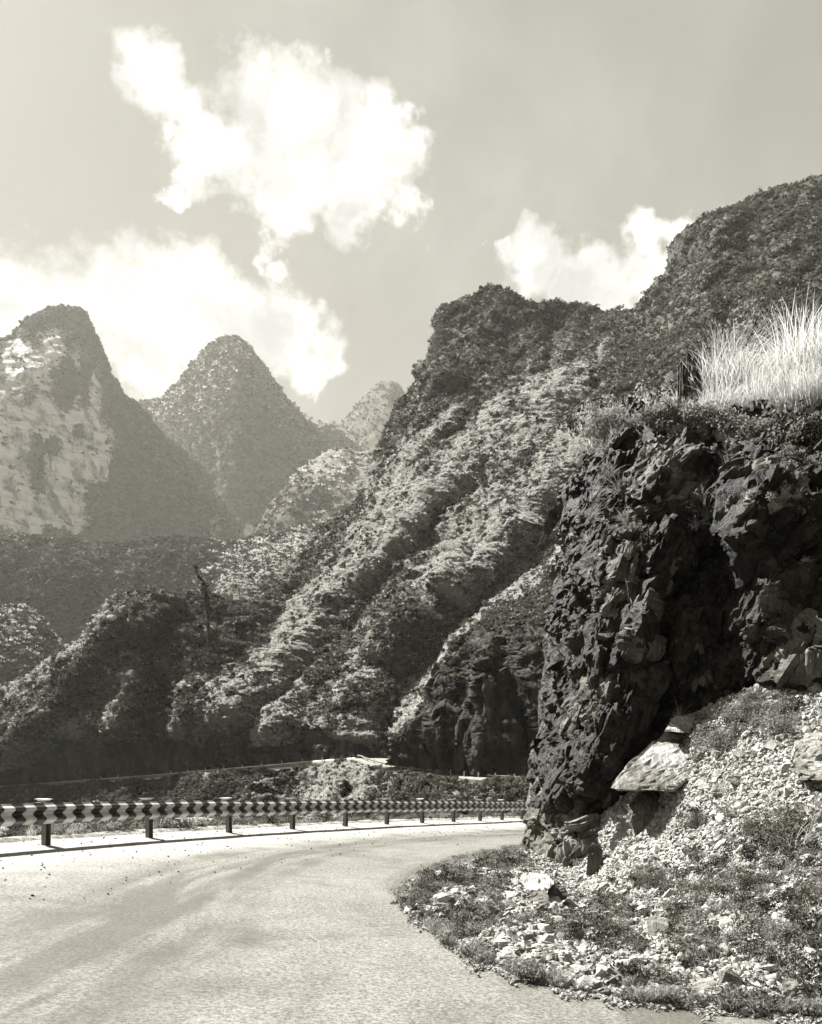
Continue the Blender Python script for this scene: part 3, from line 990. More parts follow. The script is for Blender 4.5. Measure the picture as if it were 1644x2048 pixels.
def tuft(n, h, w, seed, mat, name, spread=0.55, seg=3, base=0.12, lean=(0, 0)):
    rr = np.random.default_rng(seed)
    V, Fc = [], []
    for i in range(n):
        az = rr.uniform(0, 2 * math.pi); tl_ = rr.random() ** 0.7 * spread
        hh = h * rr.uniform(0.45, 1.05); r0 = base * h * math.sqrt(rr.random()); a0 = rr.uniform(0, 2 * math.pi)
        b0 = np.array([math.cos(a0) * r0, math.sin(a0) * r0, -0.03 * h])
        dr = np.array([math.cos(az), math.sin(az), 0]) * tl_ + np.array([lean[0], lean[1], 0])
        fa = rr.uniform(0, math.pi); side = np.array([math.cos(fa), math.sin(fa), 0])
        bend = rr.uniform(0.6, 1.9)
        k = len(V)
        for s in range(seg + 1):
            q_ = s / seg
            p_ = b0 + dr * hh * (0.35 * q_ + 0.65 * q_ ** 2 * bend) + np.array([0, 0, hh * (q_ - 0.22 * bend * q_ ** 3 * (0.4 + np.linalg.norm(dr)))])
            ww = w * (1 - q_) ** 0.6 * rr.uniform(0.85, 1.1) + 0.0004
            V += [p_ - side * ww, p_ + side * ww]
        for s in range(seg):
            Fc.append((k + 2 * s, k + 2 * s + 1, k + 2 * s + 3, k + 2 * s + 2))
    return proto(name, V, Fc, mat)


hillset = variant_collection('hill_growth', [
    leaf_blob(110, 1.0, 0.20, 1, M_leaf_dark, 'a_shrub'), leaf_blob(110, 1.0, 0.22, 2, M_leaf_dark, 'b_shrub', lobes=7), leaf_blob(90, 1.0, 0.24, 3, M_leaf_mid, 'c_shrub'),
    leaf_blob(100, 1.0, 0.18, 4, M_leaf_mid, 'd_shrub', lobes=4, tall=1.4), leaf_blob(80, 1.0, 0.17, 5, M_leaf_pale, 'e_tuft', squash=0.4), tuft(70, 1.0, 0.05, 6, M_leaf_pale, 'f_tuft', 0.8, 2, 0.4),
    tuft(60, 1.0, 0.05, 7, M_grass_mid, 'g_tuft', 0.9, 2, 0.4)])
farset = variant_collection('far_growth', [leaf_blob(60, 1.0, 0.33, 11, M_leaf_dark, 'a_tree'), leaf_blob(60, 1.0, 0.33, 12, M_leaf_mid, 'b_tree', lobes=4, tall=1.4), leaf_blob(50, 1.0, 0.3, 13, M_leaf_pale, 'c_tree', squash=0.5)])


def grow(name, S, at, n, size, coll, far=False, label='', rockkeep=0.25, dens=None, seed=1):
    rr = np.random.default_rng(seed)
    rock = at['rock']; pale = at['pale']
    w = 1 - (1 - rockkeep) * np.clip(rock, 0, 1)
    if dens is not None:
        w = w * dens
    p_, nrm, j, i = S.pick(n, w, rr)
    pl = pale[j, i]
    cl_ = fbm(p_ / (9.0 * size), 3)
    sc = size * (0.55 + 0.9 * rr.random(n) ** 2) * (1 + 0.5 * np.clip(cl_, -0.8, 1))
    if far:
        vid = np.where(rr.random(n) < pl * 0.9, 2, np.where(rr.random(n) < 0.2, 1, 0))
    else:
        isp = rr.random(n) < np.clip(pl * 1.7 - 0.15, 0.04, 0.96)
        vid = np.where(isp, 4 + rr.integers(0, 3, n), np.where(rr.random(n) < 0.48, 2 + rr.integers(0, 2, n), rr.integers(0, 2, n)))
        sc = np.where(isp, sc * 0.62, sc)
    rot = np.stack([rr.normal(size=n) * 0.15, rr.normal(size=n) * 0.15, rr.uniform(0, 6.28, n)], -1)
    p_ = p_ - np.array([0, 0, 0.12]) * sc[:, None]
    return instancer(name, p_, sc, rot, vid, coll, kind='stuff', label=label)


def vis_w(P, x0=-60, x1=1700):
    px_, py_ = px_of(P)
    return ((px_ > x0) & (px_ < x1)).astype(float) + 0.15

grow('hillside_scrub', S_hill, HA, 270000, 1.2, hillset, label='scrub and dry grass covering the near hillside', dens=vis_w(HP) * (1 + 1.6 * HA['pale']))
grow('spur_scrub', S_spur, SA, 60000, 1.0, hillset, label='scrub covering the top of the spur', rockkeep=0.02, dens=vis_w(SP) * (1 + 2 * SA['pale']), seed=2)
ew = vis_w(EP) * (vz < 0.75)
grow('embankment_scrub', S_emb, EA, 60000, 0.9, hillset, label='bushes and grass on the slope below the far road', dens=ew * sstep(vz, 0.02, 0.04), seed=3)
for nm, PP, AA, n, sz, sd in (('far_woods', FP1, A1, 26000, 5.6, 4), ('far_woods', FP2, A2, 28000, 6, 5), ('far_woods', FP3, A3, 6000, 6, 6), ('far_woods', FP4, A4, 5000, 5, 7),
                              ('far_woods', FP5, A5, 30000, 3.2, 8), ('knoll_scrub', FP6, A6, 6000, 2.0, 9), ('knoll_scrub', FP7, A7, 9000, 1.7, 10)):
    grow(nm, Scatter(PP), AA, n, sz, farset, far=True, label='woods and scrub covering a distant slope', rockkeep=0.03, dens=vis_w(PP), seed=sd)
print('scrub', time.time() - T0)


# ------------------------------------------------------------------ talus right of the road
ta_bot = curve([(780, 1812), (800, 1802), (815, 1822), (850, 1852), (900, 1893), (950, 1920), (1000, 1941), (1100, 1973), (1200, 1996), (1300, 2010), (1400, 2020), (1644, 2038), (1900, 2058), (2500, 2110)])
ta_top = curve([(780, 1808), (800, 1790), (815, 1772), (850, 1745), (900, 1725), (950, 1712), (1000, 1702), (1060, 1690), (1100, 1680), (1150, 1660), (1200, 1630), (1260, 1590), (1320, 1520), (1380, 1440), (1440, 1400), (1520, 1375), (1644, 1370), (1900, 1350), (2500, 1300)])


def pD(px, py, h=0.0):
    """depth on the road plane raised by h metres"""
    return (PA - h) / ((py - HY) / F - PB * (px - CX) / F - PC)


tc = []
for x in (785, 800, 815, 850, 900, 950, 1000, 1100, 1200, 1300, 1400, 1520, 1644, 1900, 2300):
    tc.append((x, float(ta_bot(x)), pD(x, float(ta_bot(x)))))
for x in (815, 850, 900, 950, 1000, 1060):
    tc.append((x, float(ta_top(x)), pD(x, float(ta_top(x)), 0.02)))
for x, y, h in ((850, 1800, .1), (900, 1810, .15), (950, 1820, .17), (1000, 1800, .2), (900, 1760, .1), (1000, 1880, .1), (1050, 1760, .2), (1100, 1900, .15), (1200, 1940, .11), (1070, 1730, .12), (1300, 1970, .08), (1450, 1990, .07), (1640, 1990, .1)):
    tc.append((x, y, pD(x, y, h)))
tc += [(1120, 1740, 15.6), (1150, 1800, 12.6), (1200, 1720, 14.4), (1200, 1840, 10.9), (1260, 1650, 14.6), (1260, 1590, 15.3), (1300, 1750, 12.2), (1300, 1850, 10.1), (1400, 1650, 12.4), (1400, 1750, 10.9), (1400, 1850, 9.3),
       (1400, 1540, 13.6), (1440, 1400, 14.4), (1520, 1375, 14.0), (1500, 1500, 12.4), (1500, 1650, 11.0), (1500, 1800, 9.3), (1500, 1920, 7.9), (1644, 1370, 13.4), (1644, 1500, 11.4), (1644, 1650, 9.9), (1644, 1800, 8.4), (1644, 1920, 7.5),
       (1900, 1350, 11.8), (1900, 1600, 9.2), (1900, 1850, 7.2), (2400, 1400, 9.5), (2400, 1800, 6.6), (1320, 1520, 15.0), (1200, 1630, 15.8)]
tf = tps(tc, 2e-5)
v = np.linspace(0, 1, 460)[:, None]
px = np.repeat(np.r_[np.linspace(785, 1680, 560), np.linspace(1690, 2500, 90)][None], 460, 0)
T_, B_ = ta_top(px), ta_bot(px)
py = B_ + (T_ - B_) * v
D = tf(px, py)
P = W(px, py, D)
rimd = np.minimum(np.minimum(v, 1 - v * (px < 1060)) * 9, 1)
rimd = np.minimum(rimd, np.clip((px - 790) / 40, 0, 1))
P[..., 2] += 0.02 + rimd * (0.07 * fbm(P * 1.4, 4) + 0.05 * np.maximum(facets(P * 3.2, 1.2)[0], -0.3) + 0.025 * facets(P * 9, 1.2)[0])
P[..., 2] -= (1 - rimd) * 0.02
# carry the bottom edge under the road
low = P[0].copy(); low[:, 2] -= 0.4
Pt = np.concatenate([low[None], P], 0)
m, t, b = new_mat('talus_soil')
co = obj_co(t)
n1 = t.noise(co, 2.2, 6, 0.65); n2 = t.noise(co, 18, 5, 0.75)
st_ = t.voronoi(co, 16, out='Color'); sbw = t.n('ShaderNodeRGBToBW'); t.t.links.new(st_, sbw.inputs[0])
c = t.mix(t.step(n1, 0.35, 0.65), g(0.13), g(0.26))
c = t.mix(t.math('MULTIPLY', t.step(sbw.outputs[0], 0.3, 0.8), 0.6), c, g(0.46))
c = t.mix(t.step(n2, 0.5, 0.3), c, g(0.09))
t.put(b.inputs['Base Color'], c); b.inputs['Roughness'].default_value = 0.95
bump(t, b, t.math('ADD', n2, t.math('MULTIPLY', t.voronoi(co, 22), -1.0)), 1.0, 0.03)
M_talus = m
talus = grid_mesh('talus_ground', Pt, M_talus, kind='structure', label='sloping bed of broken stone between road and cliff')
S_tal = Scatter(P)
TPX, TPY = px, py
TP = P
print('talus', time.time() - T0)

# ------------------------------------------------------------------ the near cliff
def hull_mesh(name, pts, mat, rough=0.0, sub=0, seed=0, smooth=False):
    bm = bmesh.new()
    for p_ in pts:
        bm.verts.new(p_)
    r_ = bmesh.ops.convex_hull(bm, input=bm.verts)
    dele = [x for x in r_['geom_interior'] + r_['geom_unused'] if isinstance(x, bmesh.types.BMVert)]
    bmesh.ops.delete(bm, geom=list(set(dele)), context='VERTS')
    if sub:
        bmesh.ops.triangulate(bm, faces=bm.faces)
        for k in range(sub):
            bmesh.ops.subdivide_edges(bm, edges=bm.edges, cuts=1, use_grid_fill=True)
        bm.normal_update()
        V = np.array([v_.co[:] for v_ in bm.verts]); Nn = np.array([v_.normal[:] for v_ in bm.verts])
        size = np.ptp(V, axis=0).max()
        s = 5.0 / size
        dd = rough * size * (0.5 * facets(V * s + seed * 5.3, 1.2)[0] + 0.35 * facets(V * s * 3 * np.array([1, 1, 2.2]) + seed, 1.1)[0] * 0.5 + 0.5 * fbm(V * s * 2 + seed, 3) * 0.5)
        V = V + Nn * dd[:, None]
        for v_, c_ in zip(bm.verts, V):
            v_.co = c_
    bmesh.ops.recalc_face_normals(bm, faces=bm.faces)
    me = bpy.data.meshes.new(name); bm.to_mesh(me); bm.free()
    me.materials.append(mat)
    if smooth:
        me.polygons.foreach_set('use_smooth', np.full(len(me.polygons), True, bool))
    return me


cl_left = curve([(600, 1250), (820, 1190), (850, 1176), (880, 1164), (905, 1168), (925, 1158), (945, 1151), (962, 1158), (975, 1180), (990, 1172), (1010, 1155), (1035, 1135), (1060, 1128), (1090, 1136), (1120, 1124), (1170, 1122), (1205, 1112), (1240, 1118), (1300, 1105),
                 (1370, 1096), (1400, 1100), (1450, 1092), (1480, 1080), (1540, 1076), (1580, 1070), (1610, 1064), (1660, 1072), (1740, 1064), (1800, 1064)])
cl_top = curve([(1100, 852), (1172, 850), (1200, 846), (1230, 852), (1250, 866), (1290, 850), (1330, 838), (1380, 832), (1410, 842), (1440, 862), (1480, 868), (1560, 878), (1640, 872), (1800, 850), (2500, 780)])
cl_bot = curve([(1060, 1765), (1120, 1750), (1180, 1735), (1230, 1700), (1300, 1670), (1350, 1620), (1400, 1540), (1450, 1470), (1520, 1430), (1644, 1430), (1900, 1420), (2500, 1400)])
cc = [(1065, 1760, 16.7), (1065, 1740, 16.8), (1080, 1540, 17.0), (1100, 1300, 17.3), (1130, 1050, 17.8), (1180, 850, 18.4), (1150, 1700, 15.9), (1180, 1400, 16.3), (1210, 1100, 16.8),
      (1250, 1660, 15.2), (1250, 1400, 15.7), (1250, 1100, 16.3), (1280, 845, 17.6), (1330, 1640, 14.6), (1330, 1450, 15.3), (1350, 1200, 15.6), (1360, 1000, 15.9), (1380, 835, 17.0),
      (1450, 1430, 14.7), (1450, 1250, 15.2), (1450, 1120, 15.4), (1450, 1000, 15.6), (1450, 870, 16.6), (1560, 1400, 14.0), (1530, 1200, 14.4), (1580, 1160, 14.2), (1560, 1050, 14.6), (1560, 890, 15.8), (1644, 1400, 13.4), (1644, 1150, 13.7), (1644, 1000, 14.4), (1644, 880, 15.3),
      (1900, 1400, 11.9), (1900, 1100, 12.6), (1900, 850, 13.9), (2500, 1400, 9.6), (2500, 800, 11.5)]
cfn = tps(cc, 1e-5)
nv, nu = 720, 600
v = np.linspace(0, 1, nv)[:, None]
u = np.linspace(0, 1, nu)[None]
X1 = 2500.0
xs = 1110 + (X1 - 1110) * (0.42 * u + 0.58 * u ** 3.2)
Tt, Bb = cl_top(xs), cl_bot(xs)
py = Bb + (Tt - Bb) * v
Lx = cl_left(py) + 30
px = Lx + (X1 - Lx) * (0.42 * u + 0.58 * u ** 3.2)
D = cfn(px, py)
e = (px - Lx)
D = D + 1.3 * np.exp(-e / 22.0) + 0.5 * np.exp(-e / 70.0)
# large forms read off the photograph: slabs that stand out, clefts that go in
def tilt(px, py, cx, cy, ax, ay, angdeg, out):
    a = R(angdeg); dx, dy = px - cx, py - cy
    s_ = (dx * math.cos(a) + dy * math.sin(a)) / ax; t_ = (-dx * math.sin(a) + dy * math.cos(a)) / ay
    m_ = np.clip(1.35 - np.maximum(np.abs(s_), np.abs(t_)), 0, 0.35) / 0.35
    return m_ * out * (1 - 0.35 * s_)
for args in [(1270, 1200, 45, 95, 8, .45), (1290, 930, 70, 42, -35, .4), (1340, 1010, 55, 90, 20, .35), (1520, 985, 55, 60, 10, .55), (1560, 1040, 60, 45, -40, .4), (1580, 1240, 75, 75, 0, .4), (1200, 900, 30, 55, 0, .5),
             (1170, 1130, 45, 40, -30, .45), (1145, 1250, 22, 60, -15, .4), (1160, 1480, 60, 55, -35, .6), (1120, 1640, 40, 70, -20, .5), (1230, 1480, 40, 90, 15, .3), (1300, 1330, 60, 60, 25, .35), (1185, 1360, 30, 60, 10, .35), (1410, 1330, 45, 60, -10, .25)]:
    D = D - tilt(px, py, *args)
for pts, w, a in [([(1440, 900), (1430, 1000), (1400, 1090)], 20, .6), ([(1480, 1060), (1500, 1110), (1470, 1200), (1470, 1330)], 18, .4), ([(1235, 940), (1270, 980), (1310, 1060)], 14, .9), ([(1175, 975), (1165, 1000)], 10, .5),
                  ([(1400, 1110), (1490, 1110)], 22, .5), ([(1240, 1700), (1225, 1640), (1250, 1580)], 18, .9), ([(1180, 1600), (1215, 1520)], 12, .6), ([(1150, 1560), (1130, 1700)], 9, .4), ([(1340, 1400), (1420, 1400)], 24, .5),
                  ([(1250, 1010), (1235, 1080)], 12, .4), ([(1230, 1290), (1215, 1400)], 10, .4), ([(1640, 1060), (1600, 1110)], 16, .4), ([(1330, 870), (1320, 930)], 12, .4)]:
    D = D + a * band(px, py, pts, w)
# the head of the cliff overhangs a little and rolls into the turf
D = D + 0.5 * v ** 14
P = W(px, py, D)
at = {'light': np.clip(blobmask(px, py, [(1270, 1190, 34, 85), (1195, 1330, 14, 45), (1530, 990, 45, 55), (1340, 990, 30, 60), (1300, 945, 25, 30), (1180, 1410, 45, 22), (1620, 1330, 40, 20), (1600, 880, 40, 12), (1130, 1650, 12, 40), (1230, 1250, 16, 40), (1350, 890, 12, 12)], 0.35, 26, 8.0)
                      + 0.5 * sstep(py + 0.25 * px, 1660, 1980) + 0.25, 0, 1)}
P = extend_back(P, 20, 0.35, -0.03, at)
P = extend_left(P, 60, 0.003, 0.09, at)
N = normals(P); N *= np.where((N * (P - np.array([0, 0, 1.5]))).sum(-1) > 0, -1, 1)[..., None]
# strata frame: thin plates dipping steeply to the lower left
a = R(33)
e1 = np.array([math.cos(a), 0.25, math.sin(a)]); e2 = np.array([-math.sin(a), 0.3, math.cos(a)]); e3 = np.array([0.0, 1.0, 0.0])
Q = np.stack([P @ e1, P @ e3, P @ e2], -1)
Qw = Q + 0.05 * np.stack([fbm(Q * 0.9 + k_ * 7.7, 3) for k_ in range(3)], -1)
f1, c1, r1_ = facets(Qw * np.array([0.85, 0.6, 0.42]), 1.5)
f2, c2, _ = facets(Qw * np.array([2.3, 1.5, 1.0]) + 11, 1.5)
f3, c3, _ = facets(Qw * np.array([6.5, 4.5, 2.7]) + 23, 1.5)
f4, c4, _ = facets(Qw * np.array([17.0, 12.0, 7]) + 41, 1.5)
rd = fbm(Q * np.array([2.4, 1.2, 0.7]) + 3, 4, ridged=True)
d = 0.36 * f1 + 0.17 * f2 + 0.075 * f3 + 0.032 * f4 + 0.22 * rd - 0.06 * np.exp(-c1 / 0.03) - 0.03 * np.exp(-c2 / 0.04) + 0.03 * fbm(Q * np.array([16, 7, 3]), 3, ridged=True)
d[:, :60] *= np.linspace(0.3, 1, 60)[None]
d[:, 60:120] *= np.linspace(0.6, 1, 60)[None]; d[:, :60] *= 0.6
PB0 = P.copy(); P = P + N * (0.8 * d - 0.1)[..., None]
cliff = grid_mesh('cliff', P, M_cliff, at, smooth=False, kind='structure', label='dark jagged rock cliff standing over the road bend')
CP = P
S_cliff = Scatter(P)
S_base = Scatter(PB0)
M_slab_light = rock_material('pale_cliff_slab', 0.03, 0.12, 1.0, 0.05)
crng = np.random.default_rng(77)
slab_meshes = []; calm_meshes = []; calm_light = []
for k in range(14):
    h_ = np.array([1.15, crng.uniform(.4, .75), crng.uniform(.2, .45)]) * 0.5
    pts_ = []
    for a_ in (-1, 1):
        for b_ in (-1, 1):
            for c_ in (-1, 1):
                pts_.append(h_ * np.array([a_, b_, c_]) * crng.uniform(0.62, 1.0, 3))
    for q_ in range(5):
        ax_ = crng.integers(3); v_ = crng.uniform(-.7, .7, 3); v_[ax_] = crng.choice([-1, 1]) * crng.uniform(1.0, 1.2); pts_.append(h_ * v_)
    bm0 = hull_mesh('rock_slab', pts_, M_cliff, 0.03, 3, k)
    V_ = np.array([v_.co[:] for v_ in bm0.vertices]); Nn_ = np.array([v_.normal[:] for v_ in bm0.vertices])
    ds_ = 0.055 * fbm(V_ * np.array([1.6, 5.0, 13.0]) + k * 3.3, 4, ridged=True) + 0.045 * facets(V_ * np.array([3.5, 6.0, 11.0]) + k, 1.4)[0] + 0.02 * fbm(V_ * 14, 2)
    V_ = V_ + Nn_ * ds_[:, None]; bm0.vertices.foreach_set('co', V_.astype(np.float32).ravel()); bm0.update()
    calm = bm0.copy(); Vc = V_ - Nn_ * ds_[:, None] * 0.35; calm.vertices.foreach_set('co', Vc.astype(np.float32).ravel()); calm.update(); calm_meshes.append(calm)
    slab_meshes.append(bm0)
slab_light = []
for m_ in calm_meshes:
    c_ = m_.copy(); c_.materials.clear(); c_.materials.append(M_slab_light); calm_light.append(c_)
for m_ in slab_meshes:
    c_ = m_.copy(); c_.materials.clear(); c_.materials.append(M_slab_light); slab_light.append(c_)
NSL = 8000
sm_ = np.zeros(PB0.shape[:2]); bx_, by_ = px_of(PB0)
sm_[:, 40:] = 1.0; sm_ *= (bx_ < 1820) * (PB0[..., 1] < 19.5); sm_[-21:] = 0
pC, nC, jC, iC = S_base.pick(NSL, sm_, crng)
nC = nC * np.where((nC * pC).sum(-1) > 0, -1, 1)[:, None]
lgt = at['light'][jC, iC]
sz_ = 0.15 + 1.05 * crng.random(NSL) ** 3.8
Ld = np.array([.5, -.12, .86]); Ld /= np.linalg.norm(Ld)
Td = np.array([-.80, -.42, .42]); Td -= Ld * (Td @ Ld); Td /= np.linalg.norm(Td)
Wd = np.cross(Td, Ld)
base_m = Matrix(np.stack([Ld, Wd, Td], 1).tolist())
eul = np.zeros((NSL, 3)); jit_ = crng.normal(size=(NSL, 3)) * np.array([0.28, 0.22, 0.25])
# neighbouring slabs share their tilt
jit_ += 0.5 * np.stack([fbm(pC * 0.35 + 5 * k_, 2) for k_ in range(3)], -1)
for k in range(NSL):
    e_ = (Euler(jit_[k].tolist()).to_matrix() @ base_m).to_euler(); eul[k] = e_[:]
cpos = pC - nC * (0.17 * sz_)[:, None]
cvid = crng.integers(0, 14, NSL)
big = np.argsort(-sz_)[:280]; isbig = np.zeros(NSL, bool); isbig[big] = True
for k in big:
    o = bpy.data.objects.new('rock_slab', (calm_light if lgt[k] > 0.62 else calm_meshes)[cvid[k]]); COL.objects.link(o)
    o.parent = cliff; o.location = cpos[k]; o.rotation_euler = eul[k]; o.scale = (sz_[k],) * 3
slabset = variant_collection('slab_set', [bpy.data.objects.new('slab_%02d' % k, m_) for k, m_ in enumerate(slab_meshes + slab_light)])
q_ = ~isbig
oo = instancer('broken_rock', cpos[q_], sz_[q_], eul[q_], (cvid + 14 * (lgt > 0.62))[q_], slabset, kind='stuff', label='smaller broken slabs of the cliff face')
oo.parent = cliff
print('cliff', time.time() - T0)

# turf on top of the cliff: a sloping bank behind its head
xs2 = np.linspace(1168, 2500, 260)[None]
k2 = np.linspace(0, 1, 60)[:, None]
D0_ = cfn(xs2, cl_top(xs2)) + 0.45
hb = curve([(1168, 838), (1230, 826), (1290, 812), (1350, 800), (1420, 800), (1500, 800), (1600, 812), (1700, 800), (2500, 740)])
pyy = cl_top(xs2) + 8 + (hb(xs2) - cl_top(xs2) - 8) * k2
Dt = D0_ + 5.0 * k2 ** 1.2
Pb = W(np.repeat(xs2, 60, 0), pyy, Dt)
far_ = []
for k in range(1, 16):
    r_ = Pb[-1].copy(); r_[:, 1] += 0.8 * k; r_[:, 2] -= 0.03 * k * k; r_[:, 0] += 0.25 * k
    far_.append(r_[None])
Pb = np.concatenate([Pb] + far_, 0)
Pb[..., 2] += 0.12 * fbm(Pb * 1.5, 4) - 0.05
Pb = np.concatenate([(Pb[:1] - np.array([0, 0, 0.9])), Pb], 0)
bank = grid_mesh('turf_bank', Pb, M_soil, kind='structure', label='earth bank with dry grass on top of the cliff')
S_bank = Scatter(Pb)

# ------------------------------------------------------------------ rocks
def stone_pts(rr, flat=0.6, n=16):
    p_ = rr.normal(size=(n, 3)); p_ /= np.linalg.norm(p_, axis=1)[:, None]
    p_ *= np.array([0.5, 0.5 * rr.uniform(0.6, 0.9), 0.5 * flat * rr.uniform(0.7, 1.2)])
    return p_


srng = np.random.default_rng(21)
stone_meshes = [hull_mesh('stone', stone_pts(srng, srng.uniform(0.35, 0.8), srng.integers(11, 17)), M_stone if k % 3 else M_stone_grey, 0.05, 1, k) for k in range(12)]


def surf_point(px_, py_):
    return W(px_, py_, tf(np.array([px_]), np.array([py_])))[0] if False else W(px_, py_, float(tf(np.array([float(px_)]), np.array([float(py_)]))[0]))


def boulder(name, poly, D, th, mat, label, cat='boulder', rough=0.05, seed=0, sub=3, dj=None):
    """an angular boulder: its outline at distance D, going back th metres"""
    rr = np.random.default_rng(seed + 50)
    pts = []
    for i, (x, y) in enumerate(poly):
        ym = max(q_[1] for q_ in poly); yn = min(q_[1] for q_ in poly)
        dd = (0.12 * rr.random() + 0.55 * ((ym - y) / (ym - yn)) ** 1.5) * th if dj is None else dj[i] * th
        pts.append(W(x, y, D + dd))
        cx = np.mean([q_[0] for q_ in poly]); cy = np.mean([q_[1] for q_ in poly])
        pts.append(W(x * 0.8 + cx * 0.2, y * 0.8 + cy * 0.2, D + th * rr.uniform(0.8, 1.1)))
    pts = np.array(pts); c0 = pts.mean(0); c0[2] = pts[:, 2].min()
    me = hull_mesh(name, pts - c0, mat, rough, sub, seed)
    o = bpy.data.objects.new(name, me); COL.objects.link(o); o.location = c0
    o['label'] = label; o['category'] = cat
    return o


tD = lambda x, y: float(tf(np.array([float(x)]), np.array([float(y)]))[0])
boulder('rock_slab', [(1222, 1576), (1262, 1520), (1322, 1480), (1330, 1463), (1418, 1468), (1408, 1502), (1372, 1562), (1345, 1582), (1300, 1580)], 13.55, 1.7, rock_material('slab_grey', 0.12, 0.42, 1.2, 0.07), 'huge pale tilted slab leaning at the foot of the cliff', 'rock', 0.035, 1, 4, dj=[0.1, .45, .7, .8, .7, .4, .08, 0, 0])
boulder('rock_slab', [(1330, 1462), (1342, 1440), (1398, 1422), (1446, 1438), (1420, 1468)], 14.3, 1.1, M_boulder, 'pale flat slab lying on top of the huge tilted slab', 'rock', 0.04, 2, 4)
boulder('boulder', [(1262, 1640), (1255, 1612), (1278, 1585), (1312, 1576), (1350, 1590), (1364, 1622), (1352, 1668), (1310, 1690), (1275, 1680)], 13.7, 1.0, M_boulder_dark, 'dark rounded boulder tucked under the huge tilted slab', 'boulder', 0.05, 3, 4)
boulder('rock_slab', [(1215, 1694), (1240, 1640), (1262, 1622), (1280, 1650), (1290, 1690), (1250, 1716)], 14.1, 0.7, M_boulder, 'pale ribbed rock leaning left of the dark rounded boulder', 'rock', 0.06, 4, 4)
boulder('boulder', [(1582, 1540), (1580, 1520), (1592, 1484), (1612, 1468), (1660, 1466), (1700, 1490), (1690, 1545), (1640, 1560), (1605, 1558)], tD(1630, 1560) - 0.3, 1.7, M_boulder, 'big pale boulder cut by the right edge of the picture', 'boulder', 0.04, 5, 4)
boulder('boulder', [(1041, 1776), (1043, 1750), (1060, 1744), (1098, 1750), (1108, 1766), (1092, 1786), (1055, 1798)], tD(1070, 1795) - 0.05, 0.7, M_boulder, 'pale block behind two others beside the road verge', 'boulder', 0.05, 6, 3)
boulder('boulder', [(1037, 1806), (1056, 1790), (1078, 1778), (1094, 1786), (1102, 1812), (1080, 1822), (1050, 1818)], tD(1070, 1822) - 0.1, 0.55, M_boulder_dark, 'grey wedge boulder in front of the pale block', 'boulder', 0.05, 7, 3)
boulder('boulder', [(1090, 1790), (1092, 1770), (1112, 1760), (1128, 1772), (1137, 1792), (1118, 1808), (1104, 1812)], tD(1112, 1812) - 0.05, 0.55, M_boulder_dark, 'dark layered boulder right of the grey wedge', 'boulder', 0.06, 8, 3)
boulder('boulder', [(1294, 1868), (1293, 1838), (1306, 1831), (1335, 1836), (1337, 1852), (1334, 1868), (1315, 1874)], tD(1315, 1874) - 0.02, 0.35, M_boulder, 'squarish white block alone among dark weeds', 'boulder', 0.02, 9, 3)
boulder('rock_slab', [(1172, 1750), (1176, 1712), (1184, 1684), (1196, 1678), (1205, 1700), (1204, 1738), (1196, 1752)], tD(1190, 1752) - 0.05, 0.3, M_boulder_dark, 'upright pointed slab standing in the scree', 'rock', 0.04, 10, 3)
boulder('boulder', [(1119, 1920), (1126, 1911), (1138, 1911), (1143, 1917), (1138, 1925), (1125, 1926)], tD(1130, 1926), 0.2, M_boulder_dark, 'small dark oval stone near the road edge', 'stone', 0.03, 11, 2)
boulder('boulder', [(1437, 1850), (1440, 1836), (1452, 1831), (1466, 1840), (1462, 1856), (1448, 1860)], tD(1450, 1860), 0.3, M_boulder, 'pale rock right of the squarish white block', 'stone', 0.04, 12, 3)
boulder('rock_slab', [(995, 1912), (1010, 1894), (1045, 1889), (1082, 1902), (1092, 1916), (1050, 1926)], tD(1045, 1925), 0.4, M_boulder, 'flat white slab bedded in the ground by the road edge', 'rock', 0.03, 13, 3)
boulder('rock_slab', [(1098, 1948), (1110, 1932), (1150, 1926), (1178, 1938), (1190, 1956), (1150, 1964)], tD(1140, 1962), 0.4, M_boulder, 'white slab bedded just right of the flat white slab', 'rock', 0.03, 14, 3)
boulder('rock_slab', [(1372, 1978), (1380, 1958), (1420, 1954), (1436, 1966), (1430, 1986), (1395, 1990)], tD(1400, 1988), 0.35, M_boulder, 'pale cracked slab low on the bank near the bottom edge', 'rock', 0.03, 15, 3)
boulder('rock_slab', [(1452, 1562), (1462, 1546), (1490, 1544), (1502, 1560), (1480, 1572)], tD(1478, 1572), 0.3, M_boulder, 'flat pale slab in the rubble below the shrubs', 'rock', 0.04, 16, 3)
boulder('rock_slab', [(1420, 1588), (1430, 1566), (1458, 1560), (1470, 1576), (1450, 1592)], tD(1445, 1592), 0.3, M_boulder, 'thick pale slab just right of the dark hollow by the big slab', 'rock', 0.04, 17, 3)
boulder('boulder', [(1585, 1622), (1590, 1604), (1604, 1603), (1613, 1618), (1602, 1628)], tD(1600, 1628), 0.2, M_boulder_dark, 'small dark rock below the big boulder at the right edge', 'stone', 0.04, 18, 2)
boulder('rock_slab', [(1488, 1645), (1495, 1630), (1530, 1628), (1540, 1642), (1515, 1652)], tD(1512, 1652), 0.3, M_boulder, 'low pale slab in the middle of the upper scree', 'rock', 0.04, 19, 3)
boulder('rock_slab', [(1300, 1705), (1306, 1692), (1330, 1680), (1342, 1690), (1336, 1706)], tD(1320, 1706), 0.3, M_boulder, 'pale chunk in the scree under the dark rounded boulder', 'rock', 0.04, 20, 3)
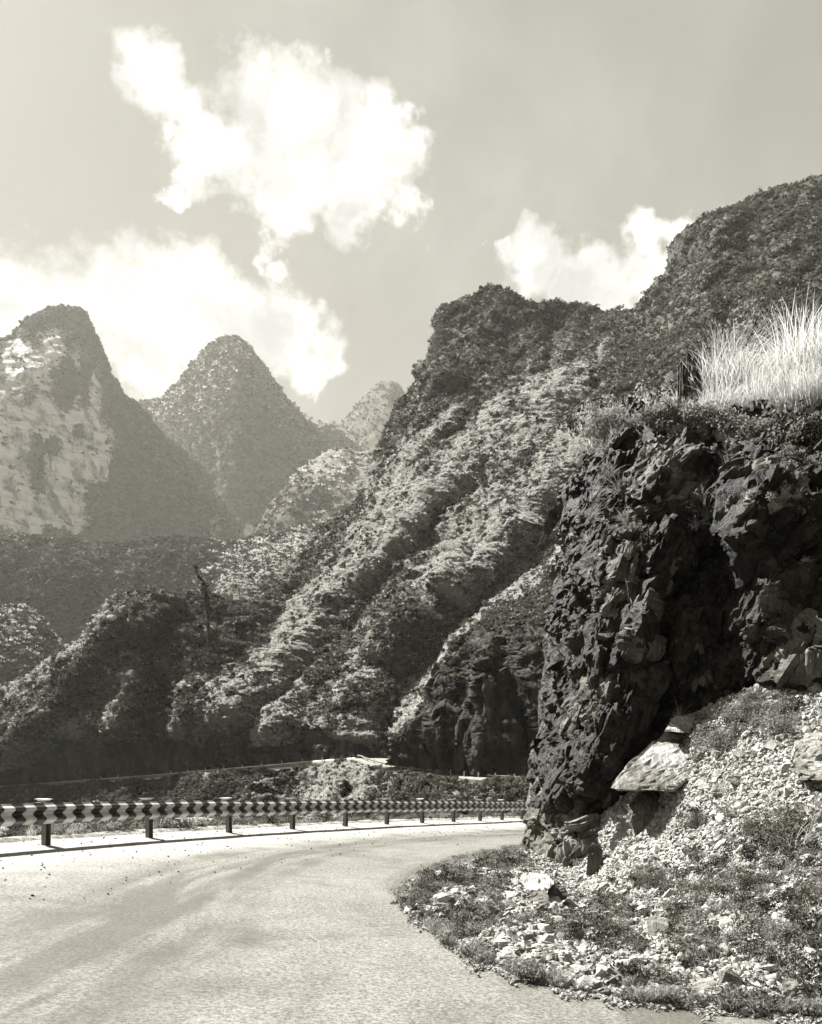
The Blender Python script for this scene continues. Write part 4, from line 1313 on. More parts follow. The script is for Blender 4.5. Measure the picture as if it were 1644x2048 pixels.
boulder('boulder', [(1255, 1758), (1262, 1746), (1282, 1744), (1290, 1756), (1276, 1768)], tD(1272, 1768), 0.25, M_boulder_dark, 'grey stone in the bare scree above the weeds', 'stone', 0.04, 22, 2)
boulder('boulder', [(1560, 1985), (1566, 1960), (1590, 1956), (1600, 1972), (1585, 1990)], tD(1580, 1990), 0.2, M_boulder, 'white stone beside weeds in the lower right corner', 'stone', 0.04, 23, 2)

# stones small enough to look alike: the 270 that show largest
weedE = [(1560, 1700, 95, 48), (1480, 1790, 120, 50), (1570, 1880, 90, 60), (1310, 1765, 55, 26), (1400, 1900, 70, 34), (1500, 2005, 110, 12), (900, 1770, 60, 24), (870, 1850, 46, 26), (960, 1850, 50, 30), (1160, 1860, 70, 22), (1430, 1490, 60, 40),
         (1520, 1430, 75, 34), (1000, 1790, 50, 24), (1250, 1890, 60, 24), (1290, 1965, 50, 10), (1100, 1950, 40, 8), (1390, 1650, 22, 20), (1620, 1780, 60, 60), (1010, 1730, 46, 18), (1640, 1960, 60, 60), (1240, 1820, 60, 24), (1360, 1850, 40, 30), (840, 1800, 26, 30), (1030, 1830, 30, 20), (1420, 1740, 40, 24), (1480, 1690, 30, 20)]
wmask = blobmask(TPX, TPY, weedE, 0.45, 30, 9.0)
clear_ = np.clip(1 - blobmask(TPX, TPY, [(1075, 1795, 70, 50), (1315, 1868, 36, 34), (1452, 1855, 26, 24), (1130, 1926, 22, 14), (1045, 1915, 60, 20), (1145, 1955, 55, 18), (1400, 1980, 45, 22), (1190, 1745, 26, 24), (1478, 1565, 34, 20), (1580, 1985, 30, 24), (1600, 1625, 26, 16), (1515, 1650, 36, 14)], 0.15, 15, 1.0), 0, 1)
wmask = wmask * clear_
stone_dens = (0.25 + 0.75 * clear_) * (1 - 0.6 * wmask) * (TPX < 1760)
pS, nS, j, i = S_tal.pick(4200, stone_dens, srng)
siz = 0.06 + 0.21 * srng.random(4200) ** 4
spx, spy = px_of(pS)
appar = siz / pS[:, 1]
vis = (spx < 1650) & (spx > 790) & (spy < 2046)
order = np.argsort(-np.where(vis, appar, 0))[:268]
for k, q_ in enumerate(order):
    o = bpy.data.objects.new('stone', stone_meshes[k % 12]); COL.objects.link(o)
    o.location = pS[q_] + np.array([0, 0, siz[q_] * 0.02])
    o.scale = (siz[q_],) * 3
    o.rotation_euler = (srng.normal() * 0.3, srng.normal() * 0.3, srng.uniform(0, 6.28))
    mk = (k % 12) % 3 == 0
    zx, zy = spx[q_], spy[q_]
    zone = ('in the rubble close under the cliff' if zy < 1640 else 'on the bare scree below the huge tilted slab' if (zy < 1760 and zx < 1450) else 'among the weeds at the right of the scree' if (zx > 1400 and zy < 1900)
            else 'on the flat verge left of the three boulders' if zx < 1030 else 'near the asphalt edge at the foot of the bank' if zy > 1880 else 'in the weeds round the squarish white block')
    o['label'] = ('larger ' if k < 60 else 'small ') + ('pale' if mk is False else 'grey') + ' angular stone ' + zone
    o['category'] = 'stone'; o['group'] = o['label']
vset = variant_collection('rubble_set', [bpy.data.objects.new('rubble_%d' % k, stone_meshes[k]) for k in range(12)])
pR, nR, j, i = S_tal.pick(75000, stone_dens * 1.0 + 0.1, srng)
sR = 0.022 + 0.10 * srng.random(75000) ** 2.6
instancer('rubble', pR, sR, np.stack([srng.normal(size=75000) * .4, srng.normal(size=75000) * .4, srng.uniform(0, 6.28, 75000)], -1), srng.integers(0, 12, 75000), vset, kind='stuff', label='small broken stone covering the scree bank')
ns = 5200
sx = np.where(srng.random(ns) < 0.8, srng.uniform(800, 1750, ns), srng.uniform(800, 1060, ns))
far_side = srng.random(ns) < 0.25
off = np.abs(srng.normal(size=ns))
rag = np.clip(0.6 + 2.0 * fbm(np.stack([sx / 70, sx * 0, sx * 0 + 2], -1), 3), 0.1, 3)
sy = np.where(far_side & (sx < 1060), ta_top(sx) - off * 4, ta_bot(sx) + off * 11 * rag - 4)
sp3 = W(sx, sy, pD(sx, sy, 0.012))
instancer('spilled_gravel', sp3, 0.014 + 0.05 * srng.random(ns) ** 3, np.stack([srng.normal(size=ns) * .4, srng.normal(size=ns) * .4, srng.uniform(0, 6.28, ns)], -1), srng.integers(0, 12, ns), vset, kind='stuff', label='gravel spilled from the bank over the edge of the asphalt')
# grit on the shoulder
ng = 4200
side = srng.random(ng) ** 1.5 * 4.2; along = srng.integers(0, len(edge_out), ng)
gp = edge_out[along] - ln[along] * (side[:, None] + 0.1) + srng.normal(size=(ng, 2)) * 0.15
gp = gp[(gp[:, 1] > 1.5) & (gp[:, 1] < 34)]
g3 = np.c_[gp, plane_z(gp[:, 0], gp[:, 1]) + 0.012]
n_ = len(g3)
gritset = variant_collection('grit_set', [bpy.data.objects.new('grit_%d' % k, hull_mesh('grit', stone_pts(srng, 0.6, 10), M_boulder_dark)) for k in range(4)])
instancer('gravel', g3, 0.012 + 0.04 * srng.random(n_) ** 4, np.stack([srng.normal(size=n_) * .4, srng.normal(size=n_) * .4, srng.uniform(0, 6.28, n_)], -1), srng.integers(0, 4, n_), gritset, kind='stuff', label='dark grit strewn over the pale shoulder')
print('stones', time.time() - T0)

# ------------------------------------------------------------------ weeds and shrubs on the bank
weedset = variant_collection('weed_set', [leaf_blob(150, 1.0, 0.10, 31, M_weed, 'a_weed', squash=0.5, lobes=8), leaf_blob(120, 1.0, 0.11, 32, M_leaf_mid, 'b_weed', squash=0.6, lobes=7), leaf_blob(110, 1.0, 0.12, 33, M_leaf_dark, 'c_weed', squash=0.6, lobes=6),
                                          tuft(60, 1.0, 0.022, 34, M_weed, 'd_weed', 0.9, 3, 0.3), tuft(50, 1.0, 0.02, 35, M_grass_mid, 'e_weed', 0.8, 3, 0.3)])
nw = 3400
pW_, nW, j, i = S_tal.pick(nw, (wmask + 0.03 * clear_) * (TPX < 1800), srng)
sW = 0.05 + 0.13 * srng.random(nw) ** 2
instancer('weeds', pW_, sW, np.stack([srng.normal(size=nw) * .2, srng.normal(size=nw) * .2, srng.uniform(0, 6.28, nw)], -1), srng.choice(5, nw, p=[.32, .24, .16, .18, .1]), weedset, kind='stuff', label='low weeds growing through the rubble')
# thin grass along the edge of the road
ne = 1500
ex = srng.choice(2, ne)
tx = np.where(srng.random(ne) < 0.45, srng.uniform(800, 1062, ne), srng.uniform(800, 1700, ne))
ety = np.where(tx < 1062, np.where(srng.random(ne) < 0.6, ta_top(tx) + np.abs(srng.normal(size=ne)) * 9, ta_bot(tx) - np.abs(srng.normal(size=ne)) * 9), ta_bot(tx) - np.abs(srng.normal(size=ne)) * 9)
kp = fbm(np.stack([tx / 45, tx * 0, tx * 0], -1), 3) > -0.02; kp |= (tx < 1062) & (ety < 1790); tx, ety, ex = tx[kp], ety[kp], ex[kp]; ne = len(tx)
pe = W(tx, ety, tf(tx, ety)); pe[:, 2] += 0.01
instancer('edge_grass', pe, 0.05 + 0.13 * srng.random(ne) ** 2, np.stack([ex * 0, ex * 0, srng.uniform(0, 6.28, ne)], -1), srng.choice([0, 3, 4, 4, 3], ne), weedset, kind='stuff', label='thin grass and weeds fringing the asphalt')

# weeds on the verge behind the rail
nvw = 7000
vm = (((po > 0.15) & (po < 9))[:, None] * np.ones(len(C))[None]) * (0.25 + np.clip(0.5 + 1.5 * fbm(Pv * 0.5, 3), 0, 1))
vm = vm * np.where(po[:, None] < 1.3, 1.0, 0.5) * (Pv[..., 1] > 8)
pv_, _, j, i = S_verge.pick(nvw, vm, srng)
sv = 0.08 + 0.22 * srng.random(nvw) ** 2 + 0.35 * (po[j] > 2)
instancer('verge_weeds', pv_, sv, np.stack([srng.normal(size=nvw) * .2, srng.normal(size=nvw) * .2, srng.uniform(0, 6.28, nvw)], -1), srng.choice(5, nvw, p=[.34, .2, .06, .2, .2]), weedset, kind='stuff', label='weeds growing on the verge behind the guardrail')
# individual weed clumps behind the rail
big_weed = [leaf_blob(520, 1.0, 0.085, 60 + k, M_leaf_pale if k == 1 else M_weed, 'roadside_weed', squash=0.8, lobes=9) for k in range(3)]


def put(name, me, loc, sc, rz, label, cat, group=None, tiltv=(0, 0)):
    o = bpy.data.objects.new(name, me); COL.objects.link(o)
    o.location = loc; o.scale = sc if isinstance(sc, (tuple, list)) else (sc,) * 3
    o.rotation_euler = (tiltv[0], tiltv[1], rz)
    o['label'] = label; o['category'] = cat
    if group: o['group'] = group
    return o


def verge_at(pxx, off):
    k = int(np.argmin(np.abs(CX + F * edge_out[:, 0] / np.maximum(edge_out[:, 1], 5) - pxx) + 1e6 * (edge_out[:, 1] < 8)))
    q_ = edge_out[k] + ln[k] * off
    return np.array([q_[0], q_[1], plane_z(q_[0], q_[1]) + 0.0])
for k, (x, off, s_, lb) in enumerate([(370, .5, .34, 'bushy pale weed arching over the verge between second and third post'), (430, .7, .36, 'upright leafy weed just left of the third guardrail post'), (150, .6, .3, 'spreading weed right of the nearest guardrail post'),
                                      (230, .5, .26, 'low weed midway between the first and second guardrail posts'), (35, .5, .3, 'weed on the verge at the left picture edge'), (520, .6, .3, 'grassy weed between third and fourth guardrail posts')]):
    put('roadside_weed', big_weed[k % 3].data, verge_at(x, off), s_, k * 1.3, lb, 'weed', 'weed clumps behind the guardrail')

# shrubs on the scree: woody stems under a leafy crown
def shrub(px_, py_, size, seed, label, mat=M_weed, n=1500, leaf=0.045, twig=True):
    loc = surf_point(px_, py_)
    root = bpy.data.objects.new('shrub', None); COL.objects.link(root)
    root.location = loc; root['label'] = label; root['category'] = 'shrub'; root['group'] = 'shrubs on the scree bank'
    fo = leaf_blob(n, 1.0, leaf, seed, mat, 'foliage', squash=0.75, lobes=12)
    fo.parent = root; COL.objects.link(fo); fo.scale = (size,) * 3
    rr = np.random.default_rng(seed); V = []; Fc = []
    for k in range(14):
        az = rr.uniform(0, 6.28); ti = rr.uniform(0.1, 0.9); L_ = rr.uniform(0.6, 1.15)
        tip = np.array([math.cos(az) * ti, math.sin(az) * ti, 1.0]); tip = tip / np.linalg.norm(tip) * L_
        w_ = 0.018
        ks = len(V)
        for q_ in (0, 0.5, 1):
            c_ = tip * q_ + np.array([0, 0, -0.05]) + (rr.normal(size=3) * 0.05 if q_ == 0.5 else 0)
            for an in (0, 2.1, 4.2):
                V.append(c_ + np.array([math.cos(an), math.sin(an), 0]) * w_ * (1 - 0.8 * q_))
        for s_ in range(2):
            for a_ in range(3):
                b_ = (a_ + 1) % 3
                Fc.append((ks + 3 * s_ + a_, ks + 3 * s_ + b_, ks + 3 * s_ + 3 + b_, ks + 3 * s_ + 3 + a_))
    so = mesh_obj('stem', V, Fc, M_leaf_dark, parent=root); so.scale = (size,) * 3
    return root


shrub(1500, 1440, .42, 1, 'broad leafy shrub at the top of the scree under the buttress')
shrub(1560, 1470, .36, 2, 'leafy shrub just above the big boulder at the right edge')
shrub(1440, 1500, .36, 3, 'feathery shrub beside the top of the huge tilted slab')
shrub(1400, 1655, .2, 4, 'small dark round shrub alone on the bare scree', M_leaf_mid, 900)
shrub(1335, 1405, .36, 5, 'dark leaved shrub growing in the shade at the cliff foot', M_leaf_mid)
shrub(1590, 1690, .42, 6, 'wide dark shrub with arching stalks at the right of the scree', M_leaf_mid, 1800)
shrub(1540, 1675, .34, 7, 'dark shrub left of the one with arching stalks', M_leaf_mid, 1500)
shrub(1430, 1790, .22, 8, 'dark shrub in the middle of the weed patch', M_leaf_mid, 1200)
shrub(1310, 1775, .22, 9, 'dark shrub above the squarish white block', M_leaf_mid, 1200)
shrub(1360, 1855, .16, 10, 'small dark shrub shading the right side of the squarish white block', M_leaf_mid, 900)
shrub(1235, 1495, .3, 11, 'small shrub on the ledge left of the huge tilted slab', M_leaf_mid, 900)
shrub(1185, 1670, .2, 12, 'tiny leafy shrub in the cleft above the upright slab', M_leaf_mid, 700)
shrub(1500, 1780, .24, 13, 'dark shrub low on the bank below the dark pair', M_leaf_mid, 1200)
shrub(1580, 1880, .2, 14, 'weedy shrub near the lower right corner', M_weed, 1200)
# arching stalks at the right
st_t = tuft(46, 1.0, 0.010, 77, M_grass_mid, 'grass_clump', 1.3, 6, 0.25)
put('grass_clump', st_t.data, surf_point(1600, 1705), .75, 1.0, 'clump of long arching stalks hanging over the dark shrub', 'grass')
print('weeds', time.time() - T0)

# ------------------------------------------------------------------ grass and plants on the cliff top
tall = [tuft(330, 1.0, 0.0046, 80 + k, M_grass_dry, 'grass_clump', 0.62, 7, 0.15, (0.12, 0.0)) for k in range(3)]
TG = [(1395, 820, 1.25), (1425, 812, 1.75), (1450, 822, 1.95), (1475, 815, 1.9), (1500, 830, 1.6), (1530, 832, 1.45), (1560, 822, 1.8), (1590, 826, 2.0), (1618, 820, 2.3), (1645, 822, 2.4), (1672, 820, 2.2),
      (1440, 835, 1.3), (1465, 842, 1.1), (1515, 845, 1.2), (1545, 850, 1.3), (1575, 846, 1.3), (1605, 846, 1.2), (1410, 838, .9), (1635, 842, 1.4), (1490, 846, 1.0), (1700, 820, 2.2), (1740, 820, 2.0)]
GL = ['leaning left edge of the tall dry grass, beside the black stump', 'tall bright plume next to the left edge clump', 'tallest bright clump in the left half of the dry grass', 'bright clump fanning to the right in the left half', 'thin clump in the dip of the dry grass', 'short clump where the grass thins out in the middle', 'tall clump starting the right half of the dry grass', 'dense tall clump in the right half', 'high sparse clump close to the right edge', 'highest clump of grass at the right edge', 'clump of grass cut by the right edge']
for k, (x, y, h) in enumerate(TG):
    DD = float(cfn(np.array([float(x)]), cl_top(np.array([float(x)])))[0]) + 1.2 + (0.9 if k < 11 else 0.0)
    lb = 'clump of long dry pale grass on the cliff top, ' + GL[k] if k < 11 else 'shorter dry grass clump in front of the tall grass on the cliff top'
    w_ = lb.split()
    lb = ' '.join(w_[:16])
    if k < 11: lb = GL[k]
    if 11 <= k < 20: lb = 'short dry grass clump ' + ['in front of the tall bright plume', 'below the tallest bright clump', 'hiding the foot of the thin clump in the dip', 'in front of the short thinned out clump', 'in front of the dense tall clump', 'below the high sparse clump', 'drooping over the rim beside the black stumps', 'in front of the highest clump at the right edge', 'lowest on the rim between the two halves of tall grass'][k - 11]
    if k >= 20: lb = 'tall dry grass clump beyond the right picture edge, ' + ('nearer to it' if k == 20 else 'farther out')
    put('grass_clump', tall[k % 3].data, W(x, y + 8 + srng.uniform(-14, 16), DD), (h * srng.uniform(.75, 1.1), h * .9, h * srng.uniform(.85, 1.3)), srng.uniform(-0.7, 0.7), lb, 'grass', 'dry grass clumps on the cliff top')
# short growth on the bank
bankset = variant_collection('bank_set', [tuft(60, 1.0, 0.014, 90, M_grass_dry, 'a_tuft', 0.7, 4, 0.25), tuft(60, 1.0, 0.014, 91, M_grass_mid, 'b_tuft', 0.9, 4, 0.3), leaf_blob(140, 1.0, 0.11, 92, M_weed, 'c_weed', lobes=7), leaf_blob(140, 1.0, 0.11, 93, M_leaf_dark, 'd_weed', lobes=7)])
nb = 3600
bx, by = px_of(Pb)
bd = (bx < 1800) * (Pb[..., 1] < 24) * 1.0
pB_, _, j, i = S_bank.pick(nb, bd, srng)
bpx, bpy_ = px_of(pB_)
right = bpx > 1600
vb = np.where(srng.random(nb) < np.where(bpx < 1400, 0.9, np.where(bpx > 1600, 0.5, 0.85)), srng.integers(0, 2, nb), np.where(right, 3, 2 + srng.integers(0, 2, nb)))
sB = 0.2 + 0.38 * srng.random(nb) ** 1.5
instancer('bank_grass', pB_, sB, np.stack([srng.normal(size=nb) * .2, srng.normal(size=nb) * .2, srng.uniform(0, 6.28, nb)], -1), vb, bankset, kind='stuff', label='short dry grass and weeds on the cliff top')
# fringe over the rim and dark leaves under the grass at the right
nf = 1300
fx = srng.uniform(1185, 1760, nf); fy = cl_top(fx) + np.abs(srng.normal(size=nf)) * 16 - 8
pf = W(fx, fy, cfn(fx, fy) - 0.1)
instancer('rim_growth', pf, 0.12 + 0.22 * srng.random(nf), np.stack([srng.normal(size=nf) * .5 + .4, srng.normal(size=nf) * .3, srng.uniform(0, 6.28, nf)], -1), np.where(fx > 1560, srng.choice([1, 3, 3, 3, 2], nf), srng.choice([0, 0, 1, 2], nf)), bankset, kind='stuff', label='weeds hanging over the rim of the cliff')
# tufts rooted in the cliff face
fern = [tuft(70, 1.0, 0.013, 95 + k, M_grass_mid if k else M_weed, 'cliff_plant', 1.1, 5, 0.12) for k in range(3)]
CL = [(1215, 965, .55, 'bright grassy tuft on the ledge near the left edge of the cliff'), (1185, 1000, .5, 'grass tuft at the left edge of the cliff under the overhang'), (1240, 985, .5, 'grass tuft right of the one under the overhang'), (1262, 1050, .55, 'pale hanging tuft in the centre left of the cliff'),
      (1275, 1075, .4, 'small pale tuft just below the hanging tuft'), (1180, 1040, .45, 'wispy plant on the left shoulder of the cliff'), (1420, 1040, .5, 'drooping plant in the middle of the dark cliff'), (1405, 1005, .4, 'leafy tuft above the drooping plant'), (1450, 955, .6, 'long leaved plant under the rim'),
      (1480, 945, .55, 'slender branching plant right of the long leaved plant'), (1215, 905, .5, 'narrow leaved plant hanging near the upper left rim'), (1390, 1060, .35, 'small drooping tuft left of the drooping plant'), (1615, 1030, .5, 'plant hanging at the right side of the cliff'), (1360, 1440, .35, 'tuft growing at the shaded cliff foot'), (1180, 1085, .35, 'thin tuft below the wispy plant')]
for k, (x, y, s_, lb) in enumerate(CL):
    DD = float(cfn(np.array([float(x)]), np.array([float(y)]))[0]) - 0.35
    put('cliff_plant', fern[k % 3].data, W(x, y, DD), s_, k * 1.7, lb, 'plant', 'plants rooted in the cliff face', (R(35), 0))
nfc = 1500
mcl = blobmask(*px_of(CP), [(1210, 990, 55, 50), (1270, 1060, 20, 30), (1420, 1020, 40, 50), (1600, 1000, 60, 110), (1330, 1410, 40, 25), (1620, 900, 60, 40), (1140, 1120, 20, 60), (1190, 1500, 30, 40), (1240, 1660, 30, 20)], 0.6, 20, 3.3) + 0.01
pF, _, j, i = S_cliff.pick(nfc, mcl * (px_of(CP)[0] < 1760) * (CP[..., 1] < 19), srng)
instancer('cliff_growth', pF, 0.07 + 0.15 * srng.random(nfc), np.stack([srng.normal(size=nfc) * .4 + .5, srng.normal(size=nfc) * .3, srng.uniform(0, 6.28, nfc)], -1), srng.choice([0, 1, 1, 2, 3], nfc), bankset, kind='stuff', label='small weeds clinging to the cliff face')

# black stump pieces at the left of the grass
m, t, b = new_mat('charred_wood'); cc_ = obj_co(t)
t.put(b.inputs['Base Color'], t.mix(t.noise(t.mapping(cc_, (8, 8, 1)), 2, 5), g(0.012), g(0.05))); bump(t, b, t.noise(t.mapping(cc_, (14, 14, 1)), 2, 5), 1, .05)
M_char = m
def column_rock(name, x0, x1, ytop, ybot, D, label, seed):
    rr = np.random.default_rng(seed)
    root = bpy.data.objects.new(name, None); COL.objects.link(root)
    base = W((x0 + x1) / 2, ybot, D); root.location = base
    root['label'] = label; root['category'] = 'stump'; root['group'] = 'black stumps on the cliff top'
    n = 4
    for k in range(n):
        xa = x0 + (x1 - x0) * (k / n); xb = x0 + (x1 - x0) * ((k + 1) / n) + 2
        yt = ytop + rr.uniform(0, 0.3) * (ybot - ytop) * 0.4; d_ = D + rr.uniform(-0.15, 0.15)
        pts = []
        for q_ in range(7):
            a_ = q_ / 7 * 6.28
            rw = (xb - xa) / 2 / F * D
            for zz, f_ in ((ybot, 1.1), ((ybot + yt) / 2, 0.95), (yt + rr.uniform(0, 8), 0.8)):
                pts.append(W((xa + xb) / 2, zz, d_) + np.array([math.cos(a_) * rw * f_, math.sin(a_) * rw * f_, 0]) - base)
        me = hull_mesh('splinter', pts, M_char, 0.02, 2, seed + k)
        o = bpy.data.objects.new('splinter', me); COL.objects.link(o); o.parent = root
column_rock('tree_stump', 1354, 1374, 722, 815, 18.6, 'low black charred stump at the left end of the tall grass', 1)
column_rock('tree_stump', 1372, 1402, 704, 822, 18.9, 'taller black charred stump half hidden by the tall grass', 2)

def small_tree(name, base, height, crown_w, seed, label, mat=M_leaf_dark, n=700, leaf=0.05, group=None, crowns=None):
    """tapered bent trunk with limbs and a leafy crown"""
    rr = np.random.default_rng(seed)
    root = bpy.data.objects.new(name, None); COL.objects.link(root); root.location = base
    root['label'] = label; root['category'] = 'tree'
    if group: root['group'] = group
    V, Fc = [], []
    def limb(p0, p1, r0, r1, bend):
        ks = len(V)
        for s_ in range(5):
            q_ = s_ / 4; c_ = p0 * (1 - q_) + p1 * q_ + bend * math.sin(q_ * 3.1416)
            for a_ in range(5):
                an = a_ / 5 * 6.283
                V.append(c_ + np.array([math.cos(an), math.sin(an), 0]) * (r0 + (r1 - r0) * q_))
        for s_ in range(4):
            for a_ in range(5):
                b_ = (a_ + 1) % 5
                Fc.append((ks + 5 * s_ + a_, ks + 5 * s_ + b_, ks + 5 * s_ + 5 + b_, ks + 5 * s_ + 5 + a_))
    top = np.array([rr.normal() * .05, 0, 0.95]) * height
    limb(np.zeros(3) - np.array([0, 0, .3]), top, height * .025, height * .006, rr.normal(size=3) * height * .03)
    cv = []
    for k in range(9):
        q_ = rr.uniform(0.3, 0.9); a_ = rr.uniform(0, 6.28); p0 = top * q_
        p1 = p0 + np.array([math.cos(a_) * crown_w * .5, math.sin(a_) * crown_w * .5, height * .12]) * (1.2 - q_ * .6)
        limb(p0, p1, height * .01, height * .003, np.zeros(3)); cv.append(p1)
    cv.append(top)
    mesh_obj('trunk', V, Fc, M_leaf_dark, parent=root)
    V, Fc = [], []
    for k in range(n):
        c_ = cv[rr.integers(len(cv))] + rr.normal(size=3) * crown_w * np.array([.17, .17, .12])
        nr = rr.normal(size=3); a_ = np.cross(nr, rr.normal(size=3)); a_ /= np.linalg.norm(a_); b_ = np.cross(nr, a_); b_ /= np.linalg.norm(b_)
        s_ = leaf * height * rr.uniform(.6, 1.2); ks = len(V)
        V += [c_ - a_ * s_, c_ + b_ * s_ * .5, c_ + a_ * s_, c_ - b_ * s_ * .5]; Fc.append((ks, ks + 1, ks + 2, ks + 3))
    mesh_obj('crown', V, Fc, mat, parent=root)
    return root
small_tree('small_tree', W(1495, 810, 20.5), 2.2, 1.6, 3, 'small pale leaved tree rising above the tall dry grass', M_weed, 1500, 0.02)
small_tree('small_tree', W(1580, 800, 21.5), 2.6, 1.8, 4, 'loose leafy tree behind the right half of the dry grass', M_leaf_mid, 1500, 0.02)

# trees on the skylines
def first_hit(P_, x, y):
    qx, qy = px_of(P_); k = np.argmin((qx - x) ** 2 + (qy - y) ** 2); return P_.reshape(-1, 3)[k]
for k, (x, y, h, lb) in enumerate([(1061, 614, 5, 'tiny tree on the crest left of the low saddle in the ridge'), (1088, 618, 6, 'tiny tree on the crest beside the slender sapling'), (1096, 616, 5, 'slender sapling on the middle of the crest'),
                                   (1150, 616, 5, 'low tree on the rise of the middle crest'), (1238, 634, 7, 'dark tree at the foot of the climbing ridge'), (1516, 398, 5, 'lone tree on the high ridge at the right'), (1286, 612, 5, 'small tree where the ridge starts climbing')]):
    small_tree('ridge_tree', first_hit(HP, x, y) + np.array([0, 0, -.5]), h, h * .6, 20 + k, lb, M_leaf_dark, 160, 0.09, 'trees along the crest of the hill')
for k, (x, y, h, lb) in enumerate([(612, 832, 16, 'first tree on the flank running down from the cone mountain'), (624, 842, 15, 'second tree down the flank of the cone mountain'), (640, 852, 20, 'tall tree at the left end of the saddle'), (652, 856, 17, 'tree in the middle of the saddle'),
                                   (664, 856, 20, 'round tree at the right end of the saddle'), (676, 852, 14, 'last tree of the saddle before the small cone'), (588, 812, 13, 'highest tree on the flank of the cone mountain')]):
    small_tree('saddle_tree', first_hit(FP2, x, y) + np.array([0, 0, -2]), h, h * .7, 40 + k, lb, M_leaf_dark, 160, 0.09, 'trees on the saddle between the karst cones')

# lone dead tree wrapped in creeper, standing on the hill
LD = 276.0
lt = bpy.data.objects.new('lone_tree', None); COL.objects.link(lt)
lb0 = W(414, 1362, LD); lt.location = lb0
lt['label'] = 'tall thin snag wrapped in creeper rising alone above the near hill'; lt['category'] = 'tree'
path = np.array([W(x, y, LD) for x, y in [(415, 1368), (416, 1320), (417, 1270), (416, 1240), (413, 1205), (411, 1185), (408, 1172), (404, 1160), (398, 1154), (394, 1145), (390, 1134)]]) - lb0
V, Fc = [], []
rad = np.interp(np.linspace(0, 1, len(path)), [0, .5, 1], [.55, .35, .12])
for k, c_ in enumerate(path):
    for a_ in range(6):
        V.append(c_ + np.array([math.cos(a_ * 1.047), math.sin(a_ * 1.047), 0]) * rad[k])
for k in range(len(path) - 1):
    for a_ in range(6):
        b_ = (a_ + 1) % 6
        Fc.append((k * 6 + a_, k * 6 + b_, k * 6 + 6 + b_, k * 6 + 6 + a_))
mesh_obj('trunk', V, Fc, M_leaf_dark, parent=lt)
rr = np.random.default_rng(8); V, Fc = [], []
for (x, y, rx, ry, n) in [(410, 1194, 1.15, 1.9, 620), (408, 1176, .9, 1.4, 300), (407, 1167, .5, .5, 90), (403, 1158, .55, .4, 90), (398, 1153, .6, .3, 60), (393, 1142, .3, .9, 50), (390, 1133, .45, .5, 60), (417, 1232, 1.6, 1.2, 160), (409, 1245, 1.3, 1.0, 120), (420, 1315, 2.2, 2.2, 320), (411, 1325, 1.6, 1.5, 160)]:
    c0 = W(x, y, LD) - lb0
    for k in range(n):
        c_ = c0 + rr.normal(size=3) * np.array([rx, rx, ry]) * .62
        nr = rr.normal(size=3); a_ = np.cross(nr, rr.normal(size=3)); a_ /= np.linalg.norm(a_); b_ = np.cross(nr, a_); b_ /= np.linalg.norm(b_)
        s_ = rr.uniform(.2, .38); ks = len(V)
        V += [c_ - a_ * s_, c_ + b_ * s_ * .6, c_ + a_ * s_, c_ - b_ * s_ * .6]; Fc.append((ks, ks + 1, ks + 2, ks + 3))
mesh_obj('crown', V, Fc, M_leaf_dark, parent=lt)
print('plants', time.time() - T0)

# ------------------------------------------------------------------ guardrail
def metal(name, v, rough, met=0.0):
    m_, t_, b_ = new_mat(name)
    n_ = t_.noise(obj_co(t_), 6, 6, 0.7)
    t_.put(b_.inputs['Base Color'], t_.mix(t_.step(n_, 0.35, 0.7), g(v), g(v * 0.62)))
    b_.inputs['Roughness'].default_value = rough; b_.inputs['Metallic'].default_value = met
    return m_
M_post = metal('galvanised_post', 0.16, 0.5)
M_cap = metal('pale_cap', 0.75, 0.5)
M_bolt = metal('bolt', 0.05, 0.5)
m, t, b = new_mat('striped_beam')
arc = t.attr('arc')
n_ = t.noise(obj_co(t), 5, 6, 0.7)
n3 = t.noise(obj_co(t), 40, 5, 0.7)
ph = t.math('FRACT', t.math('DIVIDE', t.math('ADD', arc, t.math('MULTIPLY', n3, 0.01)), 0.42))
isb = t.math('LESS_THAN', ph, 0.5)
white = t.mix(t.step(n_, 0.35, 0.7), g(0.55), g(0.34))
white = t.mix(t.step(n3, 0.58, 0.68), white, g(0.16))
white = t.mix(t.math('MULTIPLY', t.step(t.noise(obj_co(t), 1.1, 5, 0.7), 0.5, 0.7), 0.45), white, g(0.2))
black = t.mix(t.step(n3, 0.56, 0.7), g(0.012), g(0.09))
t.put(b.inputs['Base Color'], t.mix(isb, white, black))
b.inputs['Roughness'].default_value = 0.38
b.inputs['Specular IOR Level'].default_value = 0.5
M_beam = m
gr_root = bpy.data.objects.new('guardrail', None); COL.objects.link(gr_root)
gr_root.location = (posts[0][0], posts[0][1], plane_z(*posts[0]))
gr_root['label'] = 'long guardrail with black and white striped beam along the outer road edge'; gr_root['category'] = 'guardrail'
gl = np.array(gr_root.location)
arcs = arc_of(rail, rail)
fine_, fq = resample(rail, 0.1)
fn = left_normals(fine_)
